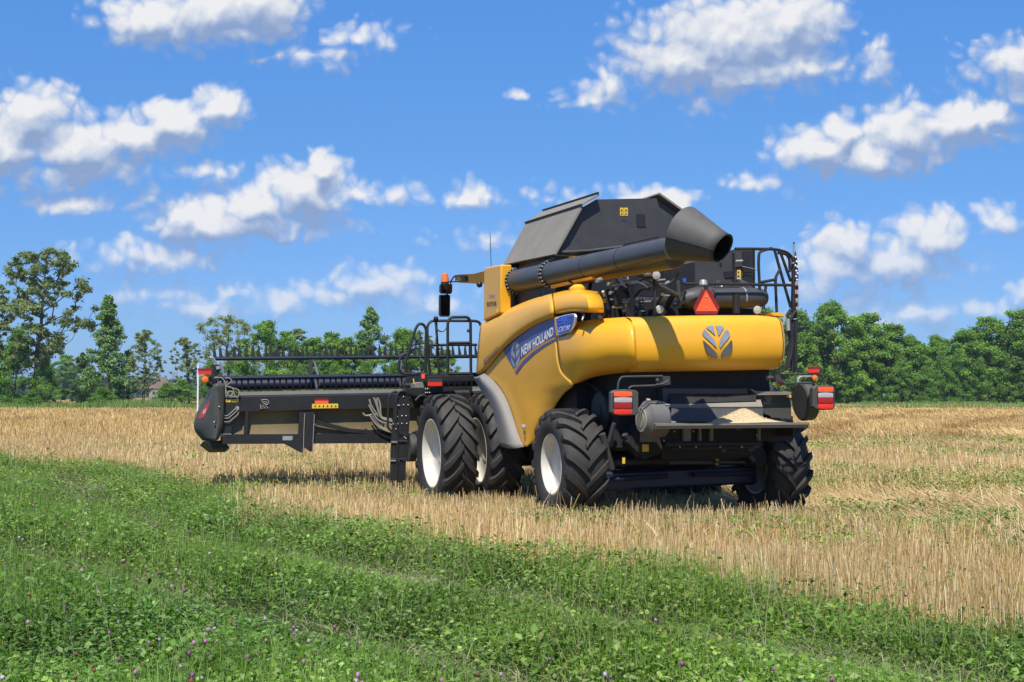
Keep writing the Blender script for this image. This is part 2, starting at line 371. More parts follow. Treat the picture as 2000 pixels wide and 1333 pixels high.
for y0, y1, dens, wmin in ((6.5, 13, 620, .0062), (13, 20, 430, .0075), (20, 30, 210, .010), (30, 48, 90, .015), (48, 90, 24, .03), (90, 150, 6, .06), (150, 208, 3, .09)):
    x, y = wedge(y0, y1, dens)
    # straw stands in drilled rows along the machine's heading
    c = x*UY-y*UX; s = x*UX+y*UY; c2 = np.round(c/.19)*.19+rng.normal(0, .035, len(c)); x = c2*UY+s*UX; y = -c2*UX+s*UY
    keep = rng.random(len(x)) > clover_mask(x, y)*1.02
    keep &= rng.random(len(x)) < .35+1.0*vnoise(x, y, 1.1, 5)
    keep &= ~((y > 149) & (x < -10))
    x, y = x[keep], y[keep]; n = len(x)
    lod = vnoise(x, y, 5.5, 6)*(x > 2.6)*(y > 13)          # lodged, tangled patches right of the machine
    lod = np.clip((lod-.36)*5, 0, 1)
    tall = vnoise(x, y, .8, 8)
    h = rng.normal(.255, .045, n)*(.72+.56*tall)+.05*(rng.random(n) < .04)
    h = h*(1-.2*lod); lean = np.abs(rng.normal(.025, .03, n))+lod*rng.uniform(.15, .5, n)
    laz = rng.uniform(0, 6.28, n)*(1-lod)+lod*rng.normal(2.7, .45, n)
    w = wmin*rng.uniform(.6, 1.3, n)
    V, F, k = blades(x, y, gz(x, y)-.01, np.maximum(h, .06), w, rng.normal(0, .7, n), lean, laz, 2, .4, .75)
    cc_ = x*UY-y*UX; ss_ = x*UX+y*UY; band = vnoise(cc_, ss_*.05, 1.6, 61)*.6+vnoise(cc_, ss_*.06, 4.5, 62)*.4
    col = pick(STRAW, n, .16)*(.70+.28*vnoise(x, y, 2.3, 9)+.42*band)[:, None]*(1-np.clip((y-30)/120, 0, .3)[:, None]*np.array([.25, .45, .9]))*np.array([1.0, .985, .95])
    trk = np.exp(-((x-np.interp(y, [45, 57, 72, 97, 130], [11.5, 14.5, 19.5, 30, 44]))/1.0)**2)+np.exp(-((x-np.interp(y, [45, 53, 66, 97, 130], [16, 18.7, 24, 40, 58]))/1.0)**2)
    col = col*(1-(.42*np.clip(trk, 0, 1)*(y > 44))[:, None]*np.array([.8, 1, 1.15]))
    acc.add(V, F, np.repeat(col, k, 0))
# long loose straws and taller missed stems
x, y = wedge(8, 45, 26); keep = (clover_mask(x, y) < .3); x, y = x[keep], y[keep]; n = len(x)
V, F, k = blades(x, y, gz(x, y)+.08, rng.uniform(.02, .28, n), .008*np.sqrt(y/14), rng.normal(0, .7, n), rng.uniform(.1, .5, n), rng.uniform(0, 6.28, n), 3, .8, .5)
acc.add(V, F, np.repeat(pick(STRAW, n, .15), k, 0))
# ears left standing near the machine and under the header
x, y = wedge(13, 30, 5); keep = (clover_mask(x, y) < .1) & (vnoise(x, y, 2.0, 12) > .45); x, y = x[keep], y[keep]; n = len(x)
V, F, k = blades(x, y, gz(x, y), rng.uniform(.3, .52, n), .009*np.ones(n)*np.sqrt(y/16), rng.normal(0, .7, n), rng.uniform(.02, .2, n), rng.uniform(0, 6.28, n), 3, .6, .9)
acc.add(V, F, np.repeat(pick(STRAW, n, .12), k, 0))
stub = link('stubble', acc.mesh('stubble', ['straw'])); tag(stub, kind='stuff')

# ------------------------------------------------------------------ clover, grass, weeds
GREEN = [(.125, .235, .032), (.185, .32, .048), (.075, .15, .02), (.28, .39, .09), (.135, .25, .048), (.25, .33, .12)]
def leaves(x, y, z, size, cols):
    """bent rhombic leaflets, 4 verts each"""
    n = len(x); a = rng.uniform(0, 6.28, n); tilt = rng.normal(.1, .38, n); roll = rng.normal(0, .38, n)
    d = np.stack([np.cos(a)*np.cos(tilt), np.sin(a)*np.cos(tilt), np.sin(tilt)], 1)
    s = np.stack([-np.sin(a)*np.cos(roll), np.cos(a)*np.cos(roll), np.sin(roll)], 1)
    c = np.stack([x, y, z], 1); L = size[:, None]
    V = np.stack([c-d*L*.5, c+s*L*.33+d*L*.08, c+d*L*.5-np.array([0, 0, 1])*L*.12, c-s*L*.33+d*L*.08], 1)
    b = np.arange(n)[:, None]*4
    return V.reshape(-1, 3), b+np.array([[0, 1, 2, 3]]), np.repeat(cols, 4, 0)
WEEDS = [(11.1, 38.7, 2.6, 1.8), (7.7, 21.6, 1.5, 1.0), (8.0, 19.4, 1.1, .7), (7.0, 26.4, 1.6, 1.2), (7.5, 24.0, 1.3, .8), (12.7, 34, 2.2, 1.5), (9.2, 22.4, 1.2, .9), (5.6, 22.5, .8, .7), (4.9, 18.2, .6, .5), (-6.9, 31.2, 1.6, .9), (-4.4, 27.3, .9, .9), (-13.5, 52, 3, 2.2), (-7.6, 47, 2.2, 1.5), (15, 46, 4, 2), (-2.2, 21.0, .6, .5)]
def weedmask(x, y):
    m = 0*x
    for a, b, rx, ry in WEEDS: m = np.maximum(m, np.exp(-((x-a)/rx)**2-((y-b)/ry)**2))
    return m
def canopy(x, y):                                # local height of the clover canopy
    track = np.exp(-((x-(xb(y)-2.2)-.5*(vnoise(x, y, 2.5, 21)-.5))/.55)**2)+np.exp(-((x-(xb(y)-5.0)-.6*(vnoise(x, y, 3., 22)-.5))/.5)**2)
    h = .10+.34*(vnoise(x, y, 1.3, 23)*.6+vnoise(x, y, .45, 20)*.4)*np.clip(vnoise(x, y, 4., 24)+.5, .5, 1.2)
    return h*(1-.72*np.clip(track, 0, 1)), np.clip(track, 0, 1)
acc = Acc(); accg = Acc()
for y0, y1, dens, sz in ((5.0, 9, 2000, .041), (9, 13, 1500, .043), (13, 19, 950, .048), (19, 28, 560, .05), (28, 45, 200, .075), (45, 66, 60, .12)):
    x, y = wedge(y0, y1, dens); cmk = clover_mask(x, y)
    weed = (vnoise(x, y, .5, 31) > .84)*.22+(vnoise(x, y, 2.6, 32)+.12*(x > 2.5) > .70)*(vnoise(x, y, .5, 33) > .45)*.42*(y > 12.5)+np.clip(weedmask(x, y)*1.6-.2, 0, 1)*(vnoise(x, y, .45, 37) > .38)*.75+np.exp(-np.maximum(x-xb(y), 0)/.9)*(vnoise(x, y, .6, 34) > .5)*.35
    keep = rng.random(len(x)) < np.maximum(cmk*.95, weed*(y < 46)); x, y, cmk = x[keep], y[keep], cmk[keep]
    h, tr = canopy(x, y); h = np.where(cmk > .3, h, .2+.14*vnoise(x, y, .6, 38)); keep = rng.random(len(x)) > tr*.72; x, y, h, tr, cmk = (q[keep] for q in (x, y, h, tr, cmk)); n = len(x)
    z = gz(x, y)+h*np.sqrt(rng.random(n))*rng.uniform(.75, 1.15, n)
    base = pick(GREEN, n, .22)*(.6+.75*vnoise(x, y, .7, 25))[:, None]*(1+.35*(vnoise(x, y, 3.0, 29)-.5)[:, None]*np.array([1.4, .6, 0]))*(1-.1*tr[:, None])
    V, F, C = leaves(x, y, z, sz*rng.uniform(.6, 1.5, n), base); acc.add(V, F, C)
    # grass blades, in tufts; dead thatch on the wheel tracks
    x, y = wedge(y0, y1, dens*.5); cmk = clover_mask(x, y); g = vnoise(x, y, .75, 26)*.6+vnoise(x, y, 2.6, 27)*.5
    keep = (rng.random(len(x)) < cmk*1.0) & (rng.random(len(x)) < np.clip((g-.3)*2.2, .08, 1)); x, y = x[keep], y[keep]; n = len(x); h, tr = canopy(x, y)
    flat = rng.random(n) < .25+.6*tr
    hh = np.where(flat, rng.uniform(.02, .1, n), h*rng.uniform(.75, 1.6, n)); ln = np.where(flat, rng.uniform(.1, .3, n), np.abs(rng.normal(.07, .08, n)))
    dead = rng.random(n) < .04+.62*tr+.2*(vnoise(x, y, 1.6, 39) > .74)
    cg = np.where(dead[:, None], pick([(.34, .31, .18), (.42, .37, .22), (.24, .25, .13), (.28, .31, .14)], n, .15), pick([(.18, .32, .04), (.12, .25, .03), (.24, .37, .07), (.32, .40, .12)], n, .15))
    az = np.where(flat, rng.normal(.7, .9, n)+4*vnoise(x, y, 1.8, 28), rng.uniform(0, 6.28, n))
    V, F, k = blades(x, y, gz(x, y)+np.where(flat, h*.35, 0), hh, sz*.24*rng.uniform(.6, 1.3, n), rng.normal(0, .8, n), ln, az, 3, .8, .12)
    accg.add(V, F, np.repeat(cg, k, 0))
# a taller grass margin along the clover edge
x, y = wedge(6, 30, 60); d = xb(y)-x; keep = (np.abs(d-.2) < .9) & (vnoise(x, y, .9, 35) > .5); x, y = x[keep], y[keep]; n = len(x)
V, F, k = blades(x, y, gz(x, y), rng.uniform(.18, .42, n), .007*np.ones(n)*np.sqrt(y/9), rng.normal(0, .8, n), rng.uniform(.02, .25, n), rng.uniform(0, 6.28, n), 3, .8, .1)
accg.add(V, F, np.repeat(pick([(.17, .28, .05), (.22, .32, .09), (.30, .36, .14)], n, .15), k, 0))
# rank grass on the verges below the trees
for (xa, xb_, ya, yb, nn, hh) in ((-110, -4, 149, 157, 16000, .9), (30, 130, 209, 214, 7000, .55), (-110, 130, 157, 172, 7000, .8)):
    x = rng.uniform(xa, xb_, nn); y = rng.uniform(ya, yb, nn)
    V, F, k = blades(x, y, 0*x-.02, rng.uniform(.4, 1.1, nn)*hh*(.5+vnoise(x, y, 5, 36)), .16*np.ones(nn), rng.normal(0, .5, nn), rng.uniform(0, .3, nn), rng.uniform(0, 6.28, nn), 2, .6, .3)
    accg.add(V, F, np.repeat(pick([(.15, .27, .05), (.19, .32, .07), (.28, .30, .13)], nn, .15), k, 0))
tag(link('clover', acc.mesh('clover', ['herb'])), kind='stuff'); tag(link('grass', accg.mesh('grass', ['herb'])), kind='stuff')
# clover heads: small faceted balls on stalks
acc = Acc()
ph = np.array([(math.sin(t)*math.cos(p), math.sin(t)*math.sin(p), math.cos(t)) for t in np.linspace(.15, math.pi-.15, 5) for p in np.linspace(0, 2*math.pi, 7)[:-1]])
pf = np.array([(i*6+j, i*6+(j+1) % 6, (i+1)*6+(j+1) % 6, (i+1)*6+j) for i in range(4) for j in range(6)])
x, y = wedge(6.0, 26, 18.)
dl = xb(y)-x; p = np.clip((dl-2.4)/5.5, .03, 1)*np.clip(1.5*vnoise(x, y, 1.6, 41)-.2, 0.05, 1); keep = (rng.random(len(x)) < p) & (clover_mask(x, y) > .6); x, y = x[keep], y[keep]; n = len(x)
h, tr = canopy(x, y); z = gz(x, y)+h*rng.uniform(.85, 1.2, n)+.02
brown = rng.random(n) < .4
col = np.where(brown[:, None], pick([(.28, .10, .04), (.34, .13, .05), (.2, .08, .035)], n, .15), pick([(.50, .22, .36), (.56, .32, .46), (.38, .12, .30), (.55, .40, .48)], n, .1))
r = np.where(brown, .0115, .0130)*rng.uniform(.75, 1.2, n)
V = np.stack([x, y, z], 1)[:, None]+ph[None]*r[:, None, None]*np.array([1, 1, 1.05])*rng.uniform(.8, 1.2, (n, len(ph), 1))
acc.add(V.reshape(-1, 3), (pf[None]+(np.arange(n)*len(ph))[:, None, None]).reshape(-1, 4), np.repeat(col, len(ph), 0)*rng.uniform(.75, 1.25, (n*len(ph), 1)))
V, F, k = blades(x, y, z-h, h, .004*np.ones(n), rng.normal(0, .6, n), 0*x, 0*x, 1, 0, 1); acc.add(V, F, np.repeat(pick(GREEN, n, .1), k, 0))
tag(link('clover_blossoms', acc.mesh('clover_blossoms', ['herb'])), kind='stuff')
# a few tall grass stems with seed heads standing above the clover
acc = Acc(); x, y = wedge(6.3, 15, 1.6); keep = (xb(y)-x > .3) & (vnoise(x, y, .9, 44) > .6); x, y = x[keep], y[keep]; n = len(x); lz = rng.uniform(0, 6.28, n); ln = rng.uniform(.05, .22, n); hh = rng.uniform(.42, .68, n); ya = rng.normal(0, .5, n)
V, F, k = blades(x, y, gz(x, y), hh, .005*np.ones(n), ya, ln, lz, 3, .6, .8); acc.add(V, F, np.repeat(pick([(.35, .37, .17), (.42, .40, .22)], n, .1), k, 0))
V, F, k = blades(x+np.cos(lz)*ln, y+np.sin(lz)*ln, gz(x, y)+hh*.86, .085+.04*rng.random(n), .012*np.ones(n), ya, .02*np.ones(n), lz, 2, .5, .4); acc.add(V, F, np.repeat(pick([(.45, .40, .26), (.38, .33, .2)], n, .1), k, 0))
tag(link('seed_heads', acc.mesh('seed_heads', ['herb'])), kind='stuff')
# broad-leaved weeds in the clover and along its edge
acc = Acc(); x, y = wedge(6.2, 17, .55); keep = (xb(y)-x > .7); x, y = x[keep], y[keep]
for a, b in zip(x, y):
    m = rng.integers(6, 14); r = rng.uniform(.05, .20, m); w = rng.uniform(0, 6.28, m); zz = gz(a, b)+rng.uniform(.12, .36, m)
    V, F, C = leaves(a+np.cos(w)*r, b+np.sin(w)*r, zz, rng.uniform(.045, .08, m), pick([(.16, .30, .05), (.22, .36, .08), (.12, .24, .04)], m, .12)); acc.add(V, F, C)
tag(link('broadleaf_weeds', acc.mesh('broadleaf_weeds', ['herb'])), kind='stuff')
# ------------------------------------------------------------------ trees
def tree_meshes(seed, H, Wd, style):
    """returns trunk mesh and crown mesh, base at the origin. Wd = crown half-width"""
    g = np.random.default_rng(seed); rd = random.Random(seed)
    P = dict(broad=dict(z0=.05, n=130, pr=.15, leaves=190, ls=.22, solid=.45), tall=dict(z0=.30, n=190, pr=.085, leaves=85, ls=.185, solid=.5),
             poplar=dict(z0=.05, n=130, pr=.17, leaves=170, ls=.21, solid=.35), sparse=dict(z0=.22, n=150, pr=.105, leaves=80, ls=.18, solid=.6),
             bush=dict(z0=.0, n=80, pr=.20, leaves=170, ls=.23, solid=.35))[style]
    cols = dict(broad=[(0.188, 0.327, 0.056), (0.242, 0.401, 0.070), (0.156, 0.275, 0.054)], tall=[(0.192, 0.256, 0.090), (0.243, 0.307, 0.115), (0.166, 0.230, 0.077)],
                poplar=[(0.166, 0.282, 0.077), (0.218, 0.346, 0.115), (0.256, 0.384, 0.154)], sparse=[(0.243, 0.307, 0.109), (0.294, 0.358, 0.141), (0.205, 0.269, 0.090)],
                bush=[(0.172, 0.312, 0.056), (0.218, 0.386, 0.070), (0.140, 0.260, 0.050)])[style]
    def env(t):                    # relative radius against relative crown height
        if style == 'poplar': return min(1, 1.2*(1-t)**.75)*(.55+.45*min(1, t*5))+.04
        if style == 'bush': return max(.05, 1-t**2.2)
        if style in ('tall', 'sparse'): return .35+.75*math.sin(math.pi*min(1, (t*.85+.12)))
        return max(.12, math.sin(math.pi*(.18+.76*t)))**.8
    tr = MB(); z0 = P['z0']*H
    nt_ = 7; lean = rd.uniform(-.06, .06)*H; path = []
    for i in range(nt_+1):
        t = i/nt_; path.append(Vector((lean*t+rd.uniform(-1, 1)*.012*H*t, rd.uniform(-1, 1)*.015*H*t, H*.86*t)))
    r0 = .021*H if style != 'bush' else .012*H
    sp = smooth_path(path, 3); tr.tube(sp, [r0*(1.25 if i == 0 else 1)*(1-.86*i/(len(sp)-1)) for i in range(len(sp))], 8, 0)
    def tpos(z):
        k = max(0, min(.999, z/(H*.86)))*(len(sp)-1); i = int(k); return sp[i].lerp(sp[i+1], k-i)
    pc = []; pr = []; lop = [rd.uniform(.72, 1.18) for _ in range(7)]
    for i in range(P['n']):
        t = (i+rd.random())/P['n']; t = t**.92; a = rd.uniform(0, 6.283); rr = Wd*env(t)*lop[int(a/6.2832*7) % 7]
        k = max(rd.random(), rd.random()*.9)**.55 if rd.random() > P['solid']*.4 else rd.random()*.5
        pb = Wd*P['pr']*rd.uniform(.65, 1.25)*(1 if style != 'poplar' else .6+.6*(1-t))
        c = tpos(z0+(H-z0)*t*.95); c = Vector((c.x+math.cos(a)*max(0, rr-pb*.6)*k, c.y+math.sin(a)*max(0, rr-pb*.6)*k, z0+(H-z0)*t-pb*.35))
        pc.append(c); pr.append(pb)
    # limbs: every leaf clump hangs on the nearest clump or trunk point below and inside it; radii add up towards the trunk
    nodes = [p for p in sp if p.z > z0*.6]; nn0 = len(nodes); par = [None]*nn0; order = sorted(range(len(pc)), key=lambda k: math.hypot(pc[k].x, pc[k].y)+.25*pc[k].z)
    for k in order:
        c = pc[k]; best = None
        for q, p in enumerate(nodes):
            d = (c-p).length; dz = c.z-p.z; hz = math.hypot(c.x-p.x, c.y-p.y)
            cost = d+max(0, .35*hz-dz)*1.6+(.05*H if q >= nn0 else 0)
            if best is None or cost < best[0]: best = (cost, q)
        nodes.append(c); par.append(best[1])
    cnt = [1]*len(nodes)
    for q in range(len(nodes)-1, nn0-1, -1):
        if par[q] is not None and par[q] >= nn0: cnt[par[q]] += cnt[q]
    rl = H*.0016
    for q in range(nn0, len(nodes)):
        a, c = nodes[par[q]], nodes[q]
        mid = a.lerp(c, .5)+Vector((rd.uniform(-1, 1), rd.uniform(-1, 1), rd.uniform(-.6, .9)))*(a-c).length*.12
        ra = rl*cnt[q]**.5*1.15; rb = rl*max(1, cnt[q]-1)**.5
        tr.tube([a, mid, c], [ra, (ra+rb)/2, rb*.85], 5, 0, False)
    PC = np.array([tuple(c) for c in pc]); PR = np.array(pr); nl = P['leaves']; n = len(PC)*nl
    k = np.repeat(np.arange(len(PC)), nl); d = g.standard_normal((n, 3)); d /= np.linalg.norm(d, axis=1)[:, None]
    rad = PR[k]*g.random(n)**.5*g.uniform(.5, 1.45, n); Cc = PC[k]+d*rad[:, None]*np.array([1.1, 1.1, .72])
    # sub-clusters: snap leaves towards random twig points so each puff has its own ragged outline
    tw = PC[k]+(g.standard_normal((n, 3))*PR[k][:, None]*.45); m = g.random(n) < .0; Cc[m] = tw[m]
    Cc[:, 2] = np.maximum(Cc[:, 2], .15)
    s = P['ls']*g.uniform(.6, 1.4, n)*(H/14)**.3
    nrm = g.standard_normal((n, 3))*.8+np.array([0, 0, .7])+d*.5; nrm /= np.linalg.norm(nrm, axis=1)[:, None]
    t1 = np.cross(nrm, g.standard_normal((n, 3))); t1 /= np.linalg.norm(t1, axis=1)[:, None]; t2 = np.cross(nrm, t1)
    V = np.stack([Cc-t1*s[:, None]*.62, Cc+t2*s[:, None]*.36, Cc+t1*s[:, None]*.62-nrm*s[:, None]*.15, Cc-t2*s[:, None]*.36], 1).reshape(-1, 3)
    F = (np.arange(n)*4)[:, None]+np.array([[0, 1, 2, 3]])
    pcol = np.array(cols)[g.choice(len(cols), len(PC))]*g.uniform(.85, 1.15, (len(PC), 1))
    col = pcol[k]*g.uniform(.75, 1.3, (n, 1))*np.array([1, 1, 1])+g.normal(0, .006, (n, 1))*np.array([1, .5, .2])
    return tr.mesh('trunk', ['bark']), np_mesh('crown', V, F, ['leaf'], np.repeat(np.clip(col, .005, 1), 4, 0))
PROTO = {}
def tree(name, px, top, depth, hw, style, label, variant=0, group=None, cat='tree', rot=None, base=0.0):
    x = (px-1000)/FPX*depth; H = CAMH+(HOR-top)/FPX*depth-base; W = hw/FPX*depth
    key = (style, variant)
    if key not in PROTO: PROTO[key] = (tree_meshes(100+17*variant+len(style), 10., 10.*W/H, style), W/H)
    (tm, cmh), ratio = PROTO[key]
    o = empty(name, (x, depth, base)); s = H/10.; o.scale = (s*(W/H)/ratio, s*(W/H)/ratio, s); o.rotation_euler.z = rot if rot is not None else random.uniform(0, 6.28)
    tag(o, label, cat, group)
    link('crown', cmh, o); link('trunk', tm, o)
    return o
G1 = 'broad trees of the wood behind the field on the right'
tree('tall_tree', 66, 487, 158, 118, 'tall', 'tallest tree of all, thin open crown on a forked bare trunk at the far left', 0, rot=.4)
tree('tall_tree', -22, 556, 164, 62, 'tall', 'open tree cut by the left edge of the picture, beside the tallest tree', 1)
tree('shrub', 28, 640, 157, 74, 'bush', 'big dark green bush at the foot of the tallest tree', 0, cat='bush')
tree('shrub', -34, 668, 156, 60, 'bush', 'dark bush at the left edge, left of the tallest tree', 1, cat='bush')
tree('shrub', 92, 702, 156, 44, 'bush', 'rounded dark bush right of the tallest tree trunk', 2, cat='bush')
tree('shrub', 60, 762, 153, 30, 'bush', 'low light bush in front of the tallest tree', 1, cat='bush')
tree('poplar_tree', 212, 578, 158, 66, 'poplar', 'dense pointed poplar-like tree with pale leaves, standing alone left of the slender leaning tree', 0)
tree('poplar_tree', 168, 690, 162, 44, 'poplar', 'shorter dark tree leaning against the left side of the pointed pale tree', 1)
tree('shrub', 206, 757, 153, 46, 'bush', 'low pale bush at the foot of the pointed tree', 0, cat='bush')
tree('slender_tree', 280, 645, 157, 46, 'sparse', 'slender leaning tree with a thin trunk and small crown, right of the pointed tree', 0)
tree('shrub', 352, 742, 155, 48, 'bush', 'wide dark bush behind the left end of the header', 2, cat='bush')
tree('shrub', 320, 748, 154, 36, 'bush', 'small bush left of the wide dark bush behind the header end', 0, cat='bush')
tree('slender_tree', 371, 660, 160, 34, 'sparse', 'small airy tree rising from the wide dark bush by the header end', 1)
tree('broad_tree', 448, 617, 166, 82, 'sparse', 'airy spreading tree with pale twigs above the left third of the reel', 2)
tree('broad_tree', 520, 628, 162, 74, 'broad', 'light green full tree right of the airy spreading tree, behind the reel', 0)
tree('broad_tree', 574, 643, 170, 58, 'sparse', 'thin grey-green tree right of the light green full tree behind the reel', 0)
tree('broad_tree', 610, 660, 165, 54, 'broad', 'low full tree at the dip in the tree line above the reel', 1)
tree('broad_tree', 642, 650, 163, 52, 'broad', 'bright green tree left of the tallest tree behind the reel', 2)
tree('broad_tree', 684, 660, 162, 56, 'broad', 'green tree just left of the silvery tree above the reel', 2)
tree('silvery_tree', 726, 601, 166, 62, 'poplar', 'tall silvery green tree, highest of those behind the reel', 3)
tree('broad_tree', 786, 642, 164, 62, 'broad', 'dark green tree behind the platform handrail, right of the silvery tree', 3)
tree('broad_tree', 832, 648, 166, 58, 'sparse', 'thin tree seen through the platform railing', 1)
tree('broad_tree', 868, 684, 168, 46, 'broad', 'low tree seen through the gate rail beside the yellow body', 1)
tree('broad_tree', 905, 740, 170, 26, 'bush', 'lowest tree of the row, right beside the yellow side panel', 1)
for i, (px, tp, hw, st, v) in enumerate(((410, 706, 40, 'bush', 1), (468, 700, 46, 'bush', 0), (530, 704, 44, 'bush', 2), (590, 712, 40, 'bush', 0), (655, 710, 44, 'bush', 1), (716, 706, 44, 'bush', 2), (775, 706, 44, 'bush', 0), (835, 716, 40, 'bush', 2))):
    tree('shrub', px, tp, 158+i % 3, hw, st, 'bush in the undergrowth of the tree row behind the reel', v, 'undergrowth bushes behind the reel', 'bush')
right = [(1492, 603, 60, 'broad', 0, 'tree showing only its top between the rear handrails and the flag'), (1562, 606, 52, 'broad', 3, 'tree directly behind the flag pole'),
         (1628, 590, 60, 'broad', 4, 'tallest tree of the left half of the right-hand wood'), (1692, 612, 50, 'broad', 1, 'tree on the right shoulder of the tallest one right of the flag'),
         (1738, 634, 46, 'broad', 2, 'round bright tree at the middle of the slope down to the gap'), (1782, 655, 40, 'broad', 4, 'lower tree just left of the dip in the right-hand wood'),
         (1828, 656, 40, 'broad', 0, 'lowest round tree at the dip in the right-hand wood'), (1882, 645, 50, 'broad', 3, 'tree rising right of the dip in the right-hand wood'),
         (1938, 620, 54, 'broad', 1, 'large spreading tree near the right edge'), (2000, 606, 58, 'broad', 4, 'tall tree cut by the right edge of the picture'), (2070, 618, 60, 'broad', 2, 'tree standing just outside the right edge')]
for px, tp, hw, st, v, lb in right: tree('broad_tree', px, tp, 219+random.uniform(-3, 3), hw*1.35, st, lb, v, G1)
for i, px in enumerate(range(1585, 2090, 42)):
    tree('shrub', px+random.uniform(-9, 9), 700+random.uniform(-16, 22), 215+random.uniform(-1, 1.5), 36, 'bush', 'bush in the dark undergrowth along the foot of the right-hand wood', i % 3, 'undergrowth bushes of the right-hand wood', 'bush')
for i, (px, tp, hw) in enumerate(((1530, 640, 50), (1600, 640, 52), (1665, 640, 50), (1722, 660, 46), (1800, 685, 44), (1850, 680, 44), (1910, 662, 50), (1970, 645, 52), (2040, 650, 50))):
    tree('broad_tree', px, tp, 226, hw*1.4, 'broad', 'shaded tree in the second row of the right-hand wood', (i+2) % 5, 'second row trees of the right-hand wood')
tree('distant_tree', 125, 694, 420, 42, 'broad', 'faded distant tree between the tallest tree and the pointed tree', 2)
tree('distant_tree', 96, 712, 440, 30, 'broad', 'faint distant tree close behind the tallest tree trunk', 4)
# far wooded ridge: nobody could count its trees
accw = Acc(); gg = np.random.default_rng(5)
for x0, x1, dpt, zt, nn in ((-520, -190, 900, 14, 9000), (-900, 900, 1500, 16, 16000)):
    x = gg.uniform(x0, x1, nn); y = dpt+gg.uniform(-12, 40, nn); top = zt*(.45+.75*vnoise(x, y*0+1, 38, 51)+.35*vnoise(x, y*0+1, 11, 52)); z = top*gg.random(nn)**.6
    s = gg.uniform(1.4, 3.0, nn)*dpt/1100; a = gg.uniform(0, 6.28, nn); c = np.stack([x, y, z], 1); t1 = np.stack([np.cos(a), .3*np.sin(a), np.sin(a)*.8], 1); t2 = np.stack([-np.sin(a)*.8, .5+0*a, np.cos(a)*.7], 1)
    V = np.stack([c-t1*s[:, None], c+t2*s[:, None]*.6, c+t1*s[:, None], c-t2*s[:, None]*.6], 1).reshape(-1, 3)
    accw.add(V, (np.arange(nn)*4)[:, None]+np.array([[0, 1, 2, 3]]), np.repeat(np.array([(.08, .15, .05)])*gg.uniform(.6, 1.4, (nn, 1)), 4, 0))
tag(link('far_woods', accw.mesh('far_woods', ['leaf'])), kind='stuff')
# farmhouse far behind the left trees
M['roof'] = paint('brown_roof', (.13, .08, .06), .8, scale=.6, var=.2)
M['wall'] = paint('pale_house_wall', (.24, .22, .2), .8, scale=.6, var=.1)
hx, hy = (316-1000)/FPX*560, 560; house = empty('farmhouse', (hx, hy, 0)); tag(house, 'distant house with a brown hipped roof seen between the slender tree and the wide bush', 'house')
b = MB(); b.box((-4.6, -3.5, 0), (4.6, 3.5, 4.6)); b.build('wall', 'wall', house)
b = MB(); zt = CAMH+(HOR-737)/FPX*560; A = [(-5, -3.9, 4.6), (5, -3.9, 4.6), (5, 3.9, 4.6), (-5, 3.9, 4.6), (-2.0, 0, zt), (2.0, 0, zt)]
b.add(A, [(0, 1, 5, 4), (1, 2, 5), (2, 3, 4, 5), (3, 0, 4), (3, 2, 1, 0)]); rf = b.build('roof', 'roof', house)
b = MB(); b.box((1.2, .6, 6), (1.9, 1.3, zt+.7)); b.build('chimney', 'roof', rf)
for k in (-3, -.6, 2.2):
    b = MB(); b.box((k, -3.56, 1.9), (k+1.1, -3.45, 3.3)); b.build('window', 'glass', house)
b = MB(); pxw = (340-1000)/FPX*500; b.tube([(0, 0, 0), (0, 0, 11.2)], [.16, .1], 6); pole = b.build('utility_pole', 'bark'); pole.location = (pxw, 500, 0); tag(pole, 'thin distant utility pole right of the far house', 'utility pole')
b = MB(); b.box((-1.2, -.07, 10.2), (1.2, .07, 10.4)); b.build('crossarm', 'bark', pole)
# ------------------------------------------------------------------ combine harvester
def Zf(x0, y0, s): return lambda X, Y: (x0+X/s, y0+Y/s)
z6 = Zf(920, 560, 4.165); z3 = Zf(360, 640, 4.); z7 = Zf(740, 500, 4.7607); z8 = Zf(960, 590, 8.889); zc = Zf(360, 690, 6.665)
E1 = Zf(1120, 500, 8.333); E2 = Zf(1320, 470, 7.84); T1 = Zf(1180, 720, 6.058); T2 = Zf(1420, 700, 7.405); W1 = Zf(750, 720, 5.555); H1 = Zf(600, 680, 6.06); z4 = Zf(900, 360, 4.4425); z5 = Zf(1260, 360, 4.4425); zt = Zf(1160, 680, 3.808); ze = Zf(1340, 600, 9.09)
comb = empty('combine_harvester'); comb.matrix_world = MM
tag(comb, 'yellow combine harvester with a black header raised in front, seen from behind on the stubble', 'combine harvester')
def Q(f, pts, q): return [mq(*f(X, Y), q) for X, Y in pts]
def Pp(f, pts, p): return [mp(*f(X, Y), p) for X, Y in pts]
def G3(f, pts): return [mq(*f(X, Y), q) for X, Y, q in pts]
def patch(curves, n=28, sm=3):           # curves: lists of 3D points; lofted smoothly in both directions
    rows = [resample(smooth_path(c, 6), n) for c in curves]
    cols = [smooth_path([r[j] for r in rows], sm) for j in range(n)]
    return [[cols[j][i] for j in range(n)] for i in range(len(cols[0]))]
def bvh_of(o): 
    me = o.data; return BVHTree.FromPolygons([v.co.copy() for v in me.vertices], [tuple(p.vertices) for p in me.polygons])
def drape(trees, px, py, off, fb=None):  # where the sight line through a photo pixel meets the panel, lifted off it a little
    d = lray(px, py).normalized(); best = None
    for t in trees:
        h = t.ray_cast(LC, d)
        if h[0] is not None and (best is None or h[3] < best[3]): best = h
    if best is None: return None
    n = best[1]; n = n if n.dot(d) < 0 else -n
    return best[0]+n*off
